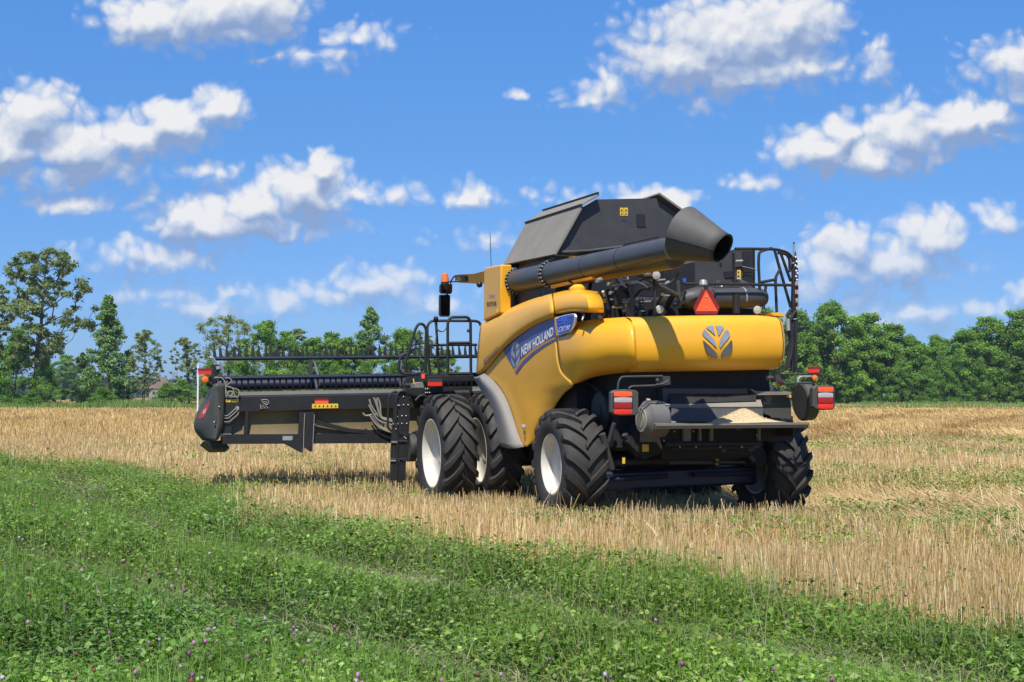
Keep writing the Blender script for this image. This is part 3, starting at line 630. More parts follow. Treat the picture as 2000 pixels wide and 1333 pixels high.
def decal(name, trees, outlines, off, mat, parent, sub=1):
    b = MB()
    for ol in outlines:
        P = [drape(trees, x, y, off) for x, y in ol]
        P = [p for p in P if p is not None]
        if len(P) >= 3: b.add(P, [tuple(range(len(P)))])
    return b.build(name, mat, parent)
def strip_decal(name, trees, top, bot, off, mat, parent, n=16):
    t = resample([Vector((*p, 0)) for p in top], n); u = resample([Vector((*p, 0)) for p in bot], n); b = MB(); rows = []
    for i in range(n):
        c = [drape(trees, *t[i].lerp(u[i], k/3)[:2], off) for k in range(4)]
        rows.append(c)
    for i in range(n-1):
        for k in range(3):
            f = (rows[i][k], rows[i+1][k], rows[i+1][k+1], rows[i][k+1])
            if all(x is not None for x in f): b.quad(*f)
    return b.build(name, mat, parent)
def text_decal(name, txt, trees, corners, off, mat, parent, shear=0., bold=0.):
    """corners bl, br, tr, tl in photo pixels"""
    V, F = text_mesh(txt, shear, bold); bl, br, tr, tl = [Vector(c) for c in corners]; P = []
    for s, t in V:
        a = (bl.lerp(br, s)).lerp(tl.lerp(tr, s), t); P.append(drape(trees, a.x, a.y, off))
    b = MB(); ok = [f for f in F if all(P[i] is not None for i in f)]
    P = [p if p is not None else Vector((0, 0, 1)) for p in P]
    b.v = [tuple(p) for p in P]; b.f = ok; b.m = [0]*len(ok); b.s = [False]*len(ok)
    return b.build(name, mat, parent)

# ---- wheels
def tyre_mesh(Rr, Wd, rim, nl, rev, name='tyre'):
    b = MB(); w = Wd/2
    prof = [(rim, -w*.80), (rim+.03, -w*.9), (rim+(Rr-rim)*.35, -w*1.02), (rim+(Rr-rim)*.62, -w*1.0), (Rr-.105, -w*.9), (Rr-.066, -w*.72), (Rr-.055, -w*.4), (Rr-.05, 0)]
    prof = prof+[(r, -y) for r, y in prof[-2::-1]]
    b.lathe(prof, (0, 0, 0), 56)
    def rt(y):
        k = abs(y)/w; return Rr-.05-.012*k*k-.06*max(0, k-.75)**1.3*3
    for side in (-1, 1):
        for i in range(nl):
            th0 = 2*math.pi*(i+(.5 if side > 0 else 0))/nl; D = .36 if Rr > .85 else .42
            rows = []; K = 8
            for j in range(K+1):
                t = j/K; y = side*(-.015+t*(w*1.0+.015)); a = th0+(1 if rev else -1)*D*(t**.85)*(1 if True else 0)
                hw = (.030+.014*t)/Rr*(1.15 if Rr > .85 else 1); r = rt(y); top = Rr-.008*(t**2)-(.035*max(0, t-.82)/.18)
                rows.append([(-math.cos(a-hw*1.25)*(r-.01), y, math.sin(a-hw*1.25)*(r-.01)), (-math.cos(a-hw)*top, y, math.sin(a-hw)*top), (-math.cos(a+hw)*top, y, math.sin(a+hw)*top), (-math.cos(a+hw*1.25)*(r-.01), y, math.sin(a+hw*1.25)*(r-.01))])
            # shoulder end runs down the sidewall
            a = th0+(1 if rev else -1)*D*1.02; y = side*w*1.0; hw = .042/Rr; r1 = Rr-.13; r2 = Rr-.15
            rows.append([(-math.cos(a-hw)*r2, y*.99, math.sin(a-hw)*r2), (-math.cos(a-hw*.8)*r1, y*1.03, math.sin(a-hw*.8)*r1), (-math.cos(a+hw*.8)*r1, y*1.03, math.sin(a+hw*.8)*r1), (-math.cos(a+hw)*r2, y*.99, math.sin(a+hw)*r2)])
            b.loft(rows, False, True, 0, False)
    return b.mesh(name, ['rubber'], 40)
def rim_mesh(rim, Wd, deep):
    b = MB(); w = Wd/2
    prof = [(rim-.005, -w*.80), (rim+.028, -w*.86), (rim+.030, w*.84), (rim+.03, w*.88), (rim+.008, w*.90), (rim-.012, w*.84), (rim-.022, w*.66), (rim-.045, w*.5-deep*.25), (rim-.075, w*.75-deep), (rim*.62, w*.70-deep), (rim*.5, w*.74-deep), (rim*.30, w*.74-deep), (rim*.28, w*.74-deep+.02), (.001, w*.74-deep+.022)]
    b.lathe(prof, (0, 0, 0), 56)
    return b.mesh('rim', ['rim'], 40)
FR, RR = .965, .765
ft, fr_ = tyre_mesh(FR, .56, .545, 21, False), rim_mesh(.54, .56, .13)
rt_, rr_ = tyre_mesh(RR, .60, .40, 17, True), rim_mesh(.395, .60, .10)
FP = 3.62; FZ = zat(FP, 2.5, 886)
for y, s in ((2.275, 1), (1.51, 1), (-1.51, -1), (-2.275, -1)):
    w = empty('front_wheel', (FP, y, FZ), comb); link('tyre', ft, w); link('rim', fr_, w)
    if s < 0: w.rotation_euler = (0, 0, math.pi); w.rotation_euler.y = 0; w.scale = (-1, 1, 1)
RZ = zat(0, 1.865, 908)
for y, s in ((1.575, 1), (-1.575, -1)):
    w = empty('rear_wheel', (0, y, RZ-(.13 if s < 0 else 0)), comb); link('tyre', rt_, w); link('rim', rr_, w)
    if s < 0: w.rotation_euler = (0, 0, math.pi); w.scale = (-1, 1, 1)
    w.rotation_euler.z += R(-1.5)

# ---- inner body, axles, chassis
b = MB()
b.box((.35, -1.42, 1.15), (4.0, 1.30, 2.55)); b.box((1.0, -1.3, .75), (3.1, 1.15, 1.15))
b.build('chassis', 'shade_black', comb)
b = MB(); b.rbox((-.17, -1.22, .44), (.17, 1.22, .70), .03); b.tube([(0, 1.3, RZ), (0, -1.3, RZ)], .11, 12)
for s in (-1, 1): b.rbox((-.14, s*1.2-.1, .42), (.14, s*1.2+.1, 1.02), .03); b.tube([(-.25, .2*s, .62), (-.22, 1.2*s, .6)], .035, 8)
b.build('rear_axle', 'navy', comb)
b = MB(); b.tube([(FP, -1.3, FZ), (FP, 1.3, FZ)], .16, 14); b.rbox((FP-.3, -1.1, FZ-.25), (FP+.3, 1.1, FZ+.3), .05); b.build('front_axle', 'black', comb)

# ---- yellow side panels (left side)
lowL = [(110, 700), (170, 752), (240, 832), (300, 940), (352, 1092), (396, 1230), (430, 1302)]
lowR = [(845, 300), (846, 420), (842, 560), (836, 690), (832, 770), (825, 797), (740, 880), (690, 950), (655, 1012), (600, 1075), (545, 1160), (512, 1255), (470, 1290), (430, 1302)]
# as rows of height: each row runs from the front/fender edge to the rear edge
rowsL = []
rows_px = [  # (left x,y) -> (right x,y), several stations between
    [(672, 238), (715, 246), (760, 247), (800, 238), (838, 240)],
    [(580, 282), (650, 308), (720, 318), (780, 318), (836, 318)],
    [(456, 340), (548, 374), (640, 398), (690, 402), (700, 404)],
    [(340, 412), (448, 452), (560, 485), (650, 494), (694, 495)],
    [(242, 500), (365, 546), (500, 588), (620, 602), (708, 605)],
    [(155, 598), (298, 642), (460, 690), (620, 704), (742, 704)],
    [(100, 694), (264, 744), (450, 782), (640, 795), (826, 797)],
    [(185, 765), (320, 815), (460, 845), (600, 868), (752, 872)],
    [(240, 832), (350, 880), (460, 912), (580, 938), (696, 946)],
    [(285, 910), (380, 952), (470, 980), (560, 1008), (656, 1015)],
    [(325, 1010), (400, 1048), (470, 1070), (540, 1092), (600, 1090)],
    [(360, 1120), (410, 1148), (460, 1160), (510, 1172), (548, 1172)],
    [(392, 1222), (420, 1238), (450, 1246), (480, 1254), (512, 1258)],
    [(428, 1300), (438, 1302), (450, 1301), (460, 1297), (470, 1291)]]
for i, r in enumerate(rows_px):
    t = i/13; row = []
    for j, (X, Y) in enumerate(r):
        u = j/4; q = 1.55
        q -= (0, 0, 0, 0, .01, .04, .09, .11, .12, .12, .11, .09, .06, .03)[i]*max(0, (u-.35)/.65)**2
        row.append(mq(*z6(X, Y), q))
    rowsL.append(row)
g = patch([r for r in rowsL], 33, 3)
b = MB(); b.loft(g, m=0); low = b.build('side_panel', 'yellow_dusty', comb); solidify(low, .03)
# upper sweeping panel: top edge, crown, flank, ridge, and the lower lip folded in under it
top = [(86, 296), (110, 283), (250, 210), (400, 140), (520, 95), (655, 58)]
crown = [(72, 340), (104, 312), (254, 236), (402, 166), (522, 120), (656, 84)]
mid = [(58, 470), (96, 440), (250, 345), (404, 248), (522, 180), (658, 140)]
ridge = [(42, 690), (78, 672), (135, 598), (240, 482), (352, 378), (502, 280), (662, 214)]
lip = [(46, 708), (84, 708), (145, 648), (256, 516), (364, 420), (512, 318), (668, 252)]
b = MB(); gg_ = patch([Q(z6, top, 1.30), Q(z6, crown, 1.50), Q(z6, mid, 1.595), Q(z6, ridge, 1.61), Q(z6, lip, 1.572)], 30, 4); b.loft(gg_); up = b.build('upper_side_panel', 'yellow_dusty', comb, 50); solidify(up, .025)
top2 = [(664, 56), (720, 42), (790, 30), (880, 24), (905, 28)]; cr2 = [(666, 84), (725, 70), (795, 58), (888, 52), (918, 55)]; mid2 = [(668, 140), (730, 128), (800, 118), (890, 112), (945, 110)]; rid2 = [(672, 212), (740, 196), (820, 184), (900, 184), (957, 186)]; lip2 = [(674, 238), (740, 222), (820, 208), (900, 212), (952, 214)]
b = MB(); g2 = patch([Q(z6, top2, 1.26), Q(z6, cr2, 1.48), Q(z6, mid2, 1.565), Q(z6, rid2, 1.57), Q(z6, lip2, 1.49)], 18, 4); b.loft(g2)
endc = [r[-1] for r in g2]; b.loft([endc, [Vector((p.x, p.y-.22, p.z)) for p in endc]]); up2 = b.build('upper_rear_panel', 'yellow', comb, 50); solidify(up2, .02)
b = MB(); tp_ = [r for r in gg_[0]]; b.loft([tp_, [Vector((p.x, p.y-.35, p.z+.0)) for p in tp_]]); b.build('panel_top_edge', 'yellow', up)
# front return of the upper panel
b = MB(); e = [r[0] for r in gg_]; b.loft([e, [Vector((p.x+.10, p.y-.12, p.z)) for p in e], [Vector((p.x+.12, p.y-.4, p.z)) for p in e]]); b.build('panel_front_edge', 'yellow', up, 60)
# grey fender
o1 = [(20, 742), (60, 812), (112, 900), (158, 1000), (185, 1105), (203, 1220), (218, 1292)]; o2 = [(66, 726), (110, 782), (170, 850), (222, 950), (258, 1060), (290, 1180), (318, 1318)]; o3 = [(110, 702), (172, 752), (242, 832), (302, 940), (354, 1092), (398, 1230), (430, 1302)]
b = MB(); gf = patch([Q(z6, o1, 1.66), Q(z6, o2, 1.70), Q(z6, o3, 1.56)], 24, 4); b.loft(gf); e = gf[0]; b.loft([e, [Vector((p.x+.03, p.y-.28, p.z)) for p in e]]); fen = b.build('fender', 'grey_plastic', comb, 50); solidify(fen, .015)
# rear left hood part
c0 = G3(z6, [(690, 300, 1.47), (692, 380, 1.53), (698, 480, 1.555), (712, 590, 1.55), (748, 695, 1.51), (790, 765, 1.48), (827, 797, 1.455)])
c1 = G3(z6, [(846, 292, 1.40), (850, 360, 1.51), (853, 460, 1.55), (860, 570, 1.55), (872, 670, 1.50), (884, 735, 1.45), (896, 778, 1.38)])
c2 = G3(z6, [(970, 270, 1.33), (973, 340, 1.45), (976, 440, 1.49), (982, 545, 1.49), (990, 640, 1.45), (998, 700, 1.38), (1004, 738, 1.28)])
c3 = G3(z6, [(1120, 258, 1.22), (1122, 325, 1.33), (1125, 420, 1.375), (1130, 530, 1.375), (1135, 620, 1.33), (1140, 675, 1.26), (1144, 713, 1.16)])
c4 = G3(z6, [(1270, 250, 1.09), (1292, 320, 1.19), (1302, 420, 1.225), (1307, 530, 1.225), (1310, 610, 1.19), (1312, 660, 1.13), (1314, 698, 1.04)])
c5 = G3(z6, [(1306, 268, 1.03), (1330, 330, 1.11), (1340, 430, 1.145), (1345, 530, 1.145), (1349, 610, 1.12), (1352, 655, 1.07), (1354, 692, 1.0)])
b = MB(); gs = patch([c0, c1, c2, c3, c4, c5], 22, 5); b.loft(gs)
e = [r[0] for r in gs]; b.loft([e, [Vector((p.x+.06, p.y-.45, p.z+.02)) for p in e]]); hs = b.build('rear_side_panel', 'yellow', comb, 50); solidify(hs, .02)
# rear hood, barrel shaped in plan and section
def hp(q): return -1.235-.11*(1-(q/1.15)**2)
def yt(x): return np.interp(x, [1240, 1300, 1400, 1505, 1530], [621, 618.5, 616.5, 616.5, 620])
def yb(x): return np.interp(x, [1245, 1400, 1540], [727, 724.5, 721.5])
cols_ = []
for q in np.linspace(1.125, -1.085, 17):
    p0 = hp(q); x = proj((p0, q, 2.4))[0]; zt_ = zat(p0+.17, q, yt(x)); zb_ = zat(p0+.22, q, yb(x)); H_ = zt_-zb_
    cols_.append([(p0+.62, q*.98, zt_+.015), (p0+.34, q*.99, zt_+.012), (p0+.19, q, zt_), (p0+.105, q, zt_-.035*H_), (p0+.05, q, zt_-.13*H_), (p0+.012, q, zt_-.33*H_), (p0, q, zt_-.56*H_), (p0+.035, q, zt_-.78*H_), (p0+.115, q, zt_-.93*H_), (p0+.22, q, zb_), (p0+.40, q, zb_-.0)])
gr_ = patch([[Vector(p) for p in c] for c in cols_], 26, 1)
b = MB(); b.loft(gr_); hood = b.build('rear_hood', 'yellow', comb, 60)
# right-hand corner of the hood, turning forward
cc = [Vector(p) for p in cols_[-1]]; ring = []
for dp, dq, sc in ((0.0, -.012, 1), (.05, -.07, .985), (.16, -.125, .95), (.45, -.16, .9), (1.4, -.19, .9), (2.6, -.2, .9)):
    zc_ = sum(p.z for p in cc)/len(cc); ring.append([Vector((max(p.x, cc[6].x)+dp-(0 if dp < .3 else 0), p.y+dq, zc_+(p.z-zc_)*sc)) for p in cc])
b = MB(); b.loft(ring); hc = b.build('rear_corner_panel', 'yellow', comb, 60)
x_ = [mp(*E2(1445, 1110), -.75), mp(*E2(1640, 1105), -.75), mp(*E2(1690, 1165), -.75), mp(*E2(1500, 1150), -.75)]
b = MB(); b.prism(x_, (.5, 0, .0)); b.build('hood_flap', 'yellow', comb)
# decals
TR = [bvh_of(low), bvh_of(hs)]
# ev: evaluate panels on the outside face (solidify grows inwards)
strip_decal('side_decal', TR, [z8(200, 838), z8(340, 700), z8(510, 578), z8(690, 462), z8(890, 356), z8(1085, 292)], [z8(388, 1160), z8(440, 1090), z8(520, 985), z8(700, 832), z8(900, 705), z8(1130, 590)], .004, 'decal_blue', low, 26)
strip_decal('orange_stripe', TR, [z8(392, 1172), z8(446, 1096), z8(524, 993), z8(704, 840), z8(904, 712), z8(1134, 596)], [z8(418, 1222), z8(470, 1140), z8(550, 1030), z8(722, 870), z8(912, 740), z8(1138, 618)], .006, 'orange_stripe', low, 22)
strip_decal('blue_stripe', TR, [z8(420, 1224), z8(472, 1142), z8(552, 1032), z8(724, 872), z8(914, 742), z8(1140, 622)], [z8(440, 1260), z8(500, 1170), z8(570, 1078), z8(740, 915), z8(924, 778), z8(1145, 652)], .006, 'decal_blue', low, 22)
text_decal('maker_lettering', 'NEW HOLLAND', TR, [z8(526, 958), z8(1084, 580), z8(1084, 420), z8(526, 775)], .009, 'white', low, 0, .03)
leafs = [[(350, 900), (362, 760), (395, 705), (420, 690), (418, 760), (395, 800)], [(432, 690), (470, 705), (492, 770), (440, 830), (428, 780)], [(350, 915), (372, 830), (416, 905), (420, 960), (412, 1010)], [(494, 790), (496, 870), (440, 990), (430, 930), (440, 860)], [(346, 925), (365, 980), (415, 1090), (420, 1148), (385, 1120), (355, 1050)], [(496, 890), (498, 1010), (470, 1100), (432, 1148), (432, 1060), (470, 960)]]
decal('leaf_emblem', TR, [[z8(*p) for p in l] for l in leafs], .009, 'decal_silver', low)
# model tab, a small plate lapping over the seam
tabo = [(1112, 292), (1180, 252), (1290, 222), (1400, 204), (1440, 212), (1452, 262), (1435, 365), (1400, 450), (1352, 528), (1265, 545), (1155, 580)]
b = MB(); P_ = [mq(*z8(*p), 1.572) for p in tabo]; b.prism(P_, (0, -.03, 0)); tab = b.build('model_plate', 'white', comb)
ins = [(1116, 302), (1184, 262), (1290, 233), (1398, 215), (1428, 222), (1438, 264), (1422, 360), (1388, 446), (1346, 516), (1265, 535), (1160, 562)]
b = MB(); b.add([mq(*z8(*p), 1.576) for p in ins], [tuple(range(len(ins)))]); b.build('blue_face', 'decal_bright', tab)
b = MB()
for l in ([(1140, 350), (1230, 320), (1232, 250)], [(1150, 400), (1260, 370), (1262, 240)], [(1290, 236), (1292, 330), (1420, 290)], [(1310, 350), (1420, 315)], [(1320, 300), (1420, 255)], [(1310, 270), (1400, 240)], [(1170, 330), (1200, 322)], [(1300, 375), (1410, 340)]):
    P_ = [mq(*z8(*p), 1.578) for p in l]; b.tube(P_, .0035, 4)
b.build('line_pattern', 'decal_line', tab)
V_, F_ = text_mesh('CR7.90', .25, .008); b = MB(); bl, br, tr__, tl = [Vector(z8(*c)) for c in ((1160, 532), (1352, 482), (1368, 392), (1172, 440))]
b.v = [tuple(mq(*((bl.lerp(br, s)).lerp(tl.lerp(tr__, s), t)), 1.581)) for s, t in V_]; b.f = F_; b.m = [0]*len(F_); b.s = [False]*len(F_); b.build('model_number', 'white', tab)
strip_decal('blue_stripe', TR, [z8(1172, 606), z8(1250, 578), z8(1345, 540)], [z8(1170, 628), z8(1250, 602), z8(1335, 555)], .006, 'decal_blue', hs, 8)
TU = [bvh_of(up)]
text_decal('range_lettering', 'REVELATION', TU, [z6(104, 618), z6(226, 503), z6(222, 480), z6(100, 596)], .006, 'decal_grey', up, .2, .0)
strip_decal('range_stripe', TU, [z6(108, 622), z6(228, 508)], [z6(110, 634), z6(222, 520)], .006, 'decal_blue', up, 8)
# leaf emblem on the rear hood
TH = [bvh_of(hood)]
em = [([[(350, 370), (400, 342), (470, 340), (490, 420), (510, 500), (490, 490), (420, 430)], [(520, 345), (600, 340), (662, 365), (620, 440), (572, 512), (548, 420)]], 'decal_silver'),
      ([[(290, 500), (305, 415), (330, 412), (430, 520), (500, 610), (535, 720), (460, 655)], [(600, 725), (595, 640), (620, 540), (710, 405), (770, 490), (750, 550), (680, 630)]], 'decal_silver'),
      ([[(300, 600), (345, 640), (460, 745), (530, 820), (552, 900), (490, 895), (400, 850), (345, 780), (315, 690)], [(800, 592), (816, 690), (810, 770), (760, 850), (690, 885), (620, 898), (632, 800), (690, 720), (745, 660)]], 'decal_grey')]
for i, (ol, mt) in enumerate(em):
    P_ = []
    b = MB()
    for o_ in ol:
        f = smooth_path([Vector((*ze(*p), 0)) for p in o_], 3, True); pts = [drape(TH, p.x, p.y, .003) for p in f]; d_ = Vector((-.012, 0, .003)); b.prism(pts, d_)
    b.build('leaf_emblem', mt, hood, 60)
# panel latch and small marks on the side panel
b = MB(); b.tube([mq(*z6(432, 1170), 1.575), mq(*z6(436, 1205), 1.575)], .012, 6); b.build('latch', 'black', low)
decal('sticker', TR, [[z6(416, 1122), z6(444, 1122), z6(444, 1142), z6(430, 1150), z6(418, 1140)]], .006, 'white', low)

# ---- cab column with the rotor lettering
b = MB(); c_ = [mq(*z4(200, 735), 1.5), mq(*z4(215, 722), 1.5), mq(*z4(340, 700), 1.5), mq(*z4(347, 697), 1.5), mq(*z4(342, 1120), 1.5), mq(*z4(196, 1190), 1.5)]
b.prism(c_, (0, -.19, 0)); col_ = b.build('cab_side_column', 'yellow', comb)
bv = col_.modifiers.new('bevel', 'BEVEL'); bv.width = .025; bv.segments = 3
TC = [bvh_of(col_)]
text_decal('rotor_lettering', 'TWIN', TC, [z4(243, 990), z4(295, 986), z4(295, 952), z4(243, 956)], .006, 'decal_silver', col_, 0, .01)
text_decal('rotor_lettering', 'ROTOR', TC, [z4(230, 1062), z4(312, 1056), z4(312, 1016), z4(230, 1022)], .006, 'black_mark', col_, 0, .02)
b = MB(); b.tube([mq(*z4(318, 1085), 1.52), mq(*z4(318, 1110), 1.52)], .015, 6); b.build('latch', 'yellow', col_)
# ---- cab behind the column
b = MB(); b.rbox((4.15, -.78, 2.05), (5.6, .78, 3.72), .08); b.build('cab_glass', 'glass', comb)
b = MB()
for p, q in ((4.2, .78), (5.55, .78), (4.2, -.78), (5.55, -.78)): b.rbox((p-.05, q-.05, 2.0), (p+.05, q+.05, 3.78), .02)
b.rbox((4.1, -.85, 1.75), (5.7, .85, 2.1), .04); b.build('cab_frame', 'black', comb)
zr0, zr1 = zat(6.1, 1.22, 541), zat(5.0, 1.22, 534.5)
b = MB(); b.loft([[(6.35, q, zr0-.02), (6.25, q*.95, zr0-.10), (5.6, q*.86, zr0-.17), (4.1, q*.86, zr0-.18), (4.1, q, zr1), (5.2, q, zr1+.01), (6.2, q, zr0+.05)] for q in (-1.18, -1.1, 1.1, 1.24)], True, True, smooth=False); b.build('cab_roof', 'yellow', comb)
b = MB(); c_ = mq(*z7(935, 268), 1.2); b.sphere(c_, .055, 0, 10); b.build('work_light', 'black', comb)
# ---- mirror arm, beacon, mirrors
qm = 1.62
b = MB(); b.tube(round_path(Q(z7, [(815, 195), (770, 188), (710, 186), (690, 205), (668, 240), (640, 246)], qm), .05), .014, 6); b.tube(Q(z7, [(815, 238), (740, 240), (650, 242)], qm), .014, 6); b.tube(Q(z7, [(755, 190), (775, 238)], qm), .010, 5); b.tube(Q(z7, [(715, 190), (715, 240)], qm), .010, 5)
b.obox(mq(*z7(800, 213), qm), (.05, 0, 0), (0, .05, 0), (0, 0, .055)); b.tube(Q(z7, [(672, 240), (640, 360), (615, 365)], qm-.05), .012, 6)
arm = b.build('mirror_arm', 'black', comb)
b = MB(); c_ = mq(*z7(614, 245), qm); h_ = (mq(*z7(614, 162), qm)-c_).length; b.lathe([(.001, 0), (.0, 0)], c_, 4)
b = MB(); b.tube([c_, c_+Vector((0, 0, h_*.25)), c_+Vector((0, 0, h_*.9)), c_+Vector((0, 0, h_))], [.078, .075, .058, .035], 14); bc = b.build('beacon', 'amber', comb)
b = MB(); b.tube([c_-Vector((0, 0, .05)), c_], .075, 14); b.build('beacon_base', 'black', bc)
def mirror(name, x0, y0, x1, y1, q):
    b = MB(); P_ = [(x0+6, y0), (x1-4, y0+2), (x1, y0+18), (x1-2, y1-15), (x1-12, y1), (x0+14, y1-2), (x0, y1-18), (x0+1, y0+16)]
    pc = mq(*z7((x0+x1)/2, (y0+y1)/2), q).x
    A = Pp(z7, P_, pc); b.prism(A, (.09, 0, 0)); o = b.build(name, 'black', comb)
    cx, cy = (x0+x1)/2, (y0+y1)/2
    b = MB(); A = [mp(*z7(cx+(x-cx)*.86, cy+(y-cy)*.9), pc-.004) for x, y in P_]
    if name == 'mirror': b.add([a+Vector((.002*(i > 3), 0, 0)) for i, a in enumerate(A)], [tuple(range(8))])
    else: b.add(A, [tuple(range(8))])
    b.build('mirror_glass', 'mirror', o)
mirror('wide_angle_mirror', 573, 262, 684, 352, 1.60); mirror('mirror', 568, 362, 664, 566, 1.60)
# antenna
b = MB(); b.tube([mq(*z4(264, 722), 1.0), mq(*z4(254, 425), 1.0)], .006, 5); b.build('antenna', 'black', comb)

# ---- grain tank with its tented covers
pr, pf = 1.26, 3.50
z403 = lambda p, q, y: zat(p, q, y)
B = (mp(1078, 498, pr), mq(984.5, 516, mp(1078, 498, pr).y)); 
A0 = mp(1078, 498, pr); A1 = mp(1131, 404, pr); A2 = mp(1163.5, 381, pr)
F0_ = Vector((pf, A0.y, zat(pf, A0.y, 515))); F1_ = Vector((pf, A1.y, zat(pf, A1.y, 436.5))); F2_ = Vector((pf, A2.y, zat(pf, A2.y, 412.5)))
F0_ = mq(983, 517, A0.y); F1_ = mq(1027, 436.5, A1.y); F2_ = mq(1061.5, 412.5, A2.y)
b = MB(); off = Vector((0, -.03, -.02)); ext = Vector((-.10, 0, 0))
def slab(mb, a, c, d, e_, th):
    n = (c-a).cross(e_-a).normalized(); n = n if n.y > 0 or n.z > .5 else -n; mb.prism([a, c, d, e_], -n*th)
slab(b, A0+ext, F0_, F1_, A1+ext, .03); b.build('left_tank_cover', 'tank_grey', comb)
b = MB(); slab(b, A1+ext*1.2+Vector((0, .02, .012)), F1_+Vector((0, .02, .012)), F2_, A2+ext*1.2, .03); b.build('left_tank_flap', 'tank_grey', comb)
b = MB()
for a, c in ((A1+ext*1.25, F1_), (A2+ext*1.3, F2_)): b.tube([a+Vector((0, .012, .012)), c+Vector((0, .012, .012))], .015, 6)
b.each('cover_hinge', 'black', comb)
R2 = mp(1281, 384, pr); R1 = mp(1321, 408, pr); rq = -.98
R1 = Vector((pr, -1.0, zat(pr, -1.0, 425))); R0 = Vector((pr, -1.33, A0.z+.0))
fw = lambda v: Vector((pf, v.y, v.z+(F1_.z-A1.z)*.5))
b = MB(); slab(b, fw(R1), R1+ext, R2+ext+Vector((0, 0, .02)), fw(R2), .03); b.build('right_tank_flap', 'tank_grey', comb)
b = MB(); slab(b, fw(R0), R0+ext, R1+ext, fw(R1), .03); b.build('right_tank_cover', 'tank_grey', comb)
rear = [A0+Vector((0, -.03, 0)), A1+Vector((0, -.04, -.02)), mp(1165, 390, pr), mp(1281, 387.5, pr), R1+Vector((0, .03, -.02)), R0+Vector((0, .03, 0))]
b = MB(); b.prism(rear, (.04, 0, 0)); rw = b.build('tank_rear_wall', 'dark_steel', comb)
b = MB(); front = [fw(v) for v in rear]; b.prism(front, (-.04, 0, 0)); b.build('tank_front_wall', 'dark_steel', comb)
b = MB(); b.prism([mp(*z4(1525, 262), pr-.012), mp(*z4(1600, 262), pr-.012), mp(*z4(1605, 370), pr-.012), mp(*z4(1530, 370), pr-.012)], (.012, 0, 0)); b.build('tank_window', 'shade_black', rw)
for X in (1382, 1418):
    b = MB(); b.prism([mp(*z4(X, 204), pr-.006), mp(*z4(X+31, 206), pr-.006), mp(*z4(X+31, 276), pr-.006), mp(*z4(X, 272), pr-.006)], (.006, 0, 0)); st_ = b.build('warning_sticker', 'yellow_sticker', rw)
    b = MB()
    for (dx, dy, w_, h_) in ((6, 10, 18, 22), (8, 42, 16, 18)): b.prism([mp(*z4(X+dx, 204+dy+h_), pr-.009), mp(*z4(X+dx+w_, 204+dy+h_), pr-.009), mp(*z4(X+dx+w_/2, 204+dy), pr-.009)], (.003, 0, 0))
    b.build('pictogram', 'black_mark', st_)
b = MB(); b.add(Pp(z4, [(1405, 318), (1425, 318), (1415, 298)], pr-.006), [(0, 1, 2)]); b.build('pictogram', 'black_mark', rw)
# lower edge beam of the tank and the yellow frame below it
b = MB(); b.prism(Pp(z4, [(880, 590), (940, 540), (1380, 540), (1420, 560), (1380, 575)], pr-.05), (.06, 0, 0)); b.tube(Pp(z4, [(880, 592), (1100, 580), (1400, 545)], pr-.12), .025, 8); b.build('tank_ledge', 'dark_steel', comb)
b = MB(); b.box((pr+.02, -1.3, 2.55), (pf, 1.22, A0.z-.03)); b.build('tank_hopper', 'black', comb)
b = MB(); q0 = 1.0
b.prism(Q(z4, [(432, 706), (718, 630), (718, 676), (436, 745)], q0), (0, -.10, 0)); b.prism(Q(z4, [(805, 624), (1050, 628), (1040, 670), (805, 665)], q0), (0, -.10, 0))
b.prism(Q(z4, [(718, 630), (805, 624), (805, 632), (718, 638)], q0), (0, -.1, 0)); b.prism(Q(z4, [(718, 664), (805, 656), (805, 665), (718, 674)], q0), (0, -.1, 0))
b.each('tank_frame', 'yellow', comb)
# ---- unloading auger
aq0, aq1 = 1.22, 1.0
C0 = mq(*z4(475, 846), aq0); C1 = mq(*z4(800, 778), 1.20)
C2 = mq(1306, 488, aq1)
ax = (C2-C0).normalized()
b = MB(); b.tube([C0, C1, C1+(C2-C1)*.5, C2+ax*.15], [.186, .182, .166, .152], 36); tube_ = b.build('auger_tube', 'tube', comb)
b = MB(); el = [C0+ax*.03, C0-ax*.10+Vector((0, 0, -.02)), C0-ax*.2+Vector((0, 0, -.14)), C0-ax*.24+Vector((0, -.02, -.35)), C0-ax*.24+Vector((0, -.05, -.8))]
b.tube(smooth_path(el, 5), .188, 24); b.build('auger_elbow', 'tube', comb)
for c_, n_ in ((C0+ax*.06, 'auger_flange'), (C1-ax*.05, 'auger_flange')):
    b = MB(); b.tube([c_-ax*.022, c_+ax*.022], .216, 32); u = ax.cross(Vector((0, 0, 1))).normalized(); v = u.cross(ax); fl = b.build(n_, 'black', comb)
    b = MB()
    for k in range(22):
        a = 2*math.pi*k/22; d = c_+(u*math.cos(a)+v*math.sin(a))*.204; b.tube([d-ax*.045, d+ax*.045], .014, 6)
    b.build('flange_bolts', 'silver', fl)
b = MB()
for t, r_ in ((.36, .174), (.66, .166)): c_ = C1.lerp(C2, t); b.tube([c_-ax*.005, c_+ax*.005], r_, 36)
d_ = Vector((0, 0, .158)); b.tube([C1.lerp(C2, .66)+d_, C1.lerp(C2, .66)+d_+Vector((0, 0, .035)), C1.lerp(C2, .93)+d_+Vector((0, 0, .03))], .008, 6)
b.each('tube_band', 'black', tube_)
b = MB(); u_ = Vector((0, -.10, -.155)); a_ = C1.lerp(C2, -.02)+u_; e_ = C2+u_*.98
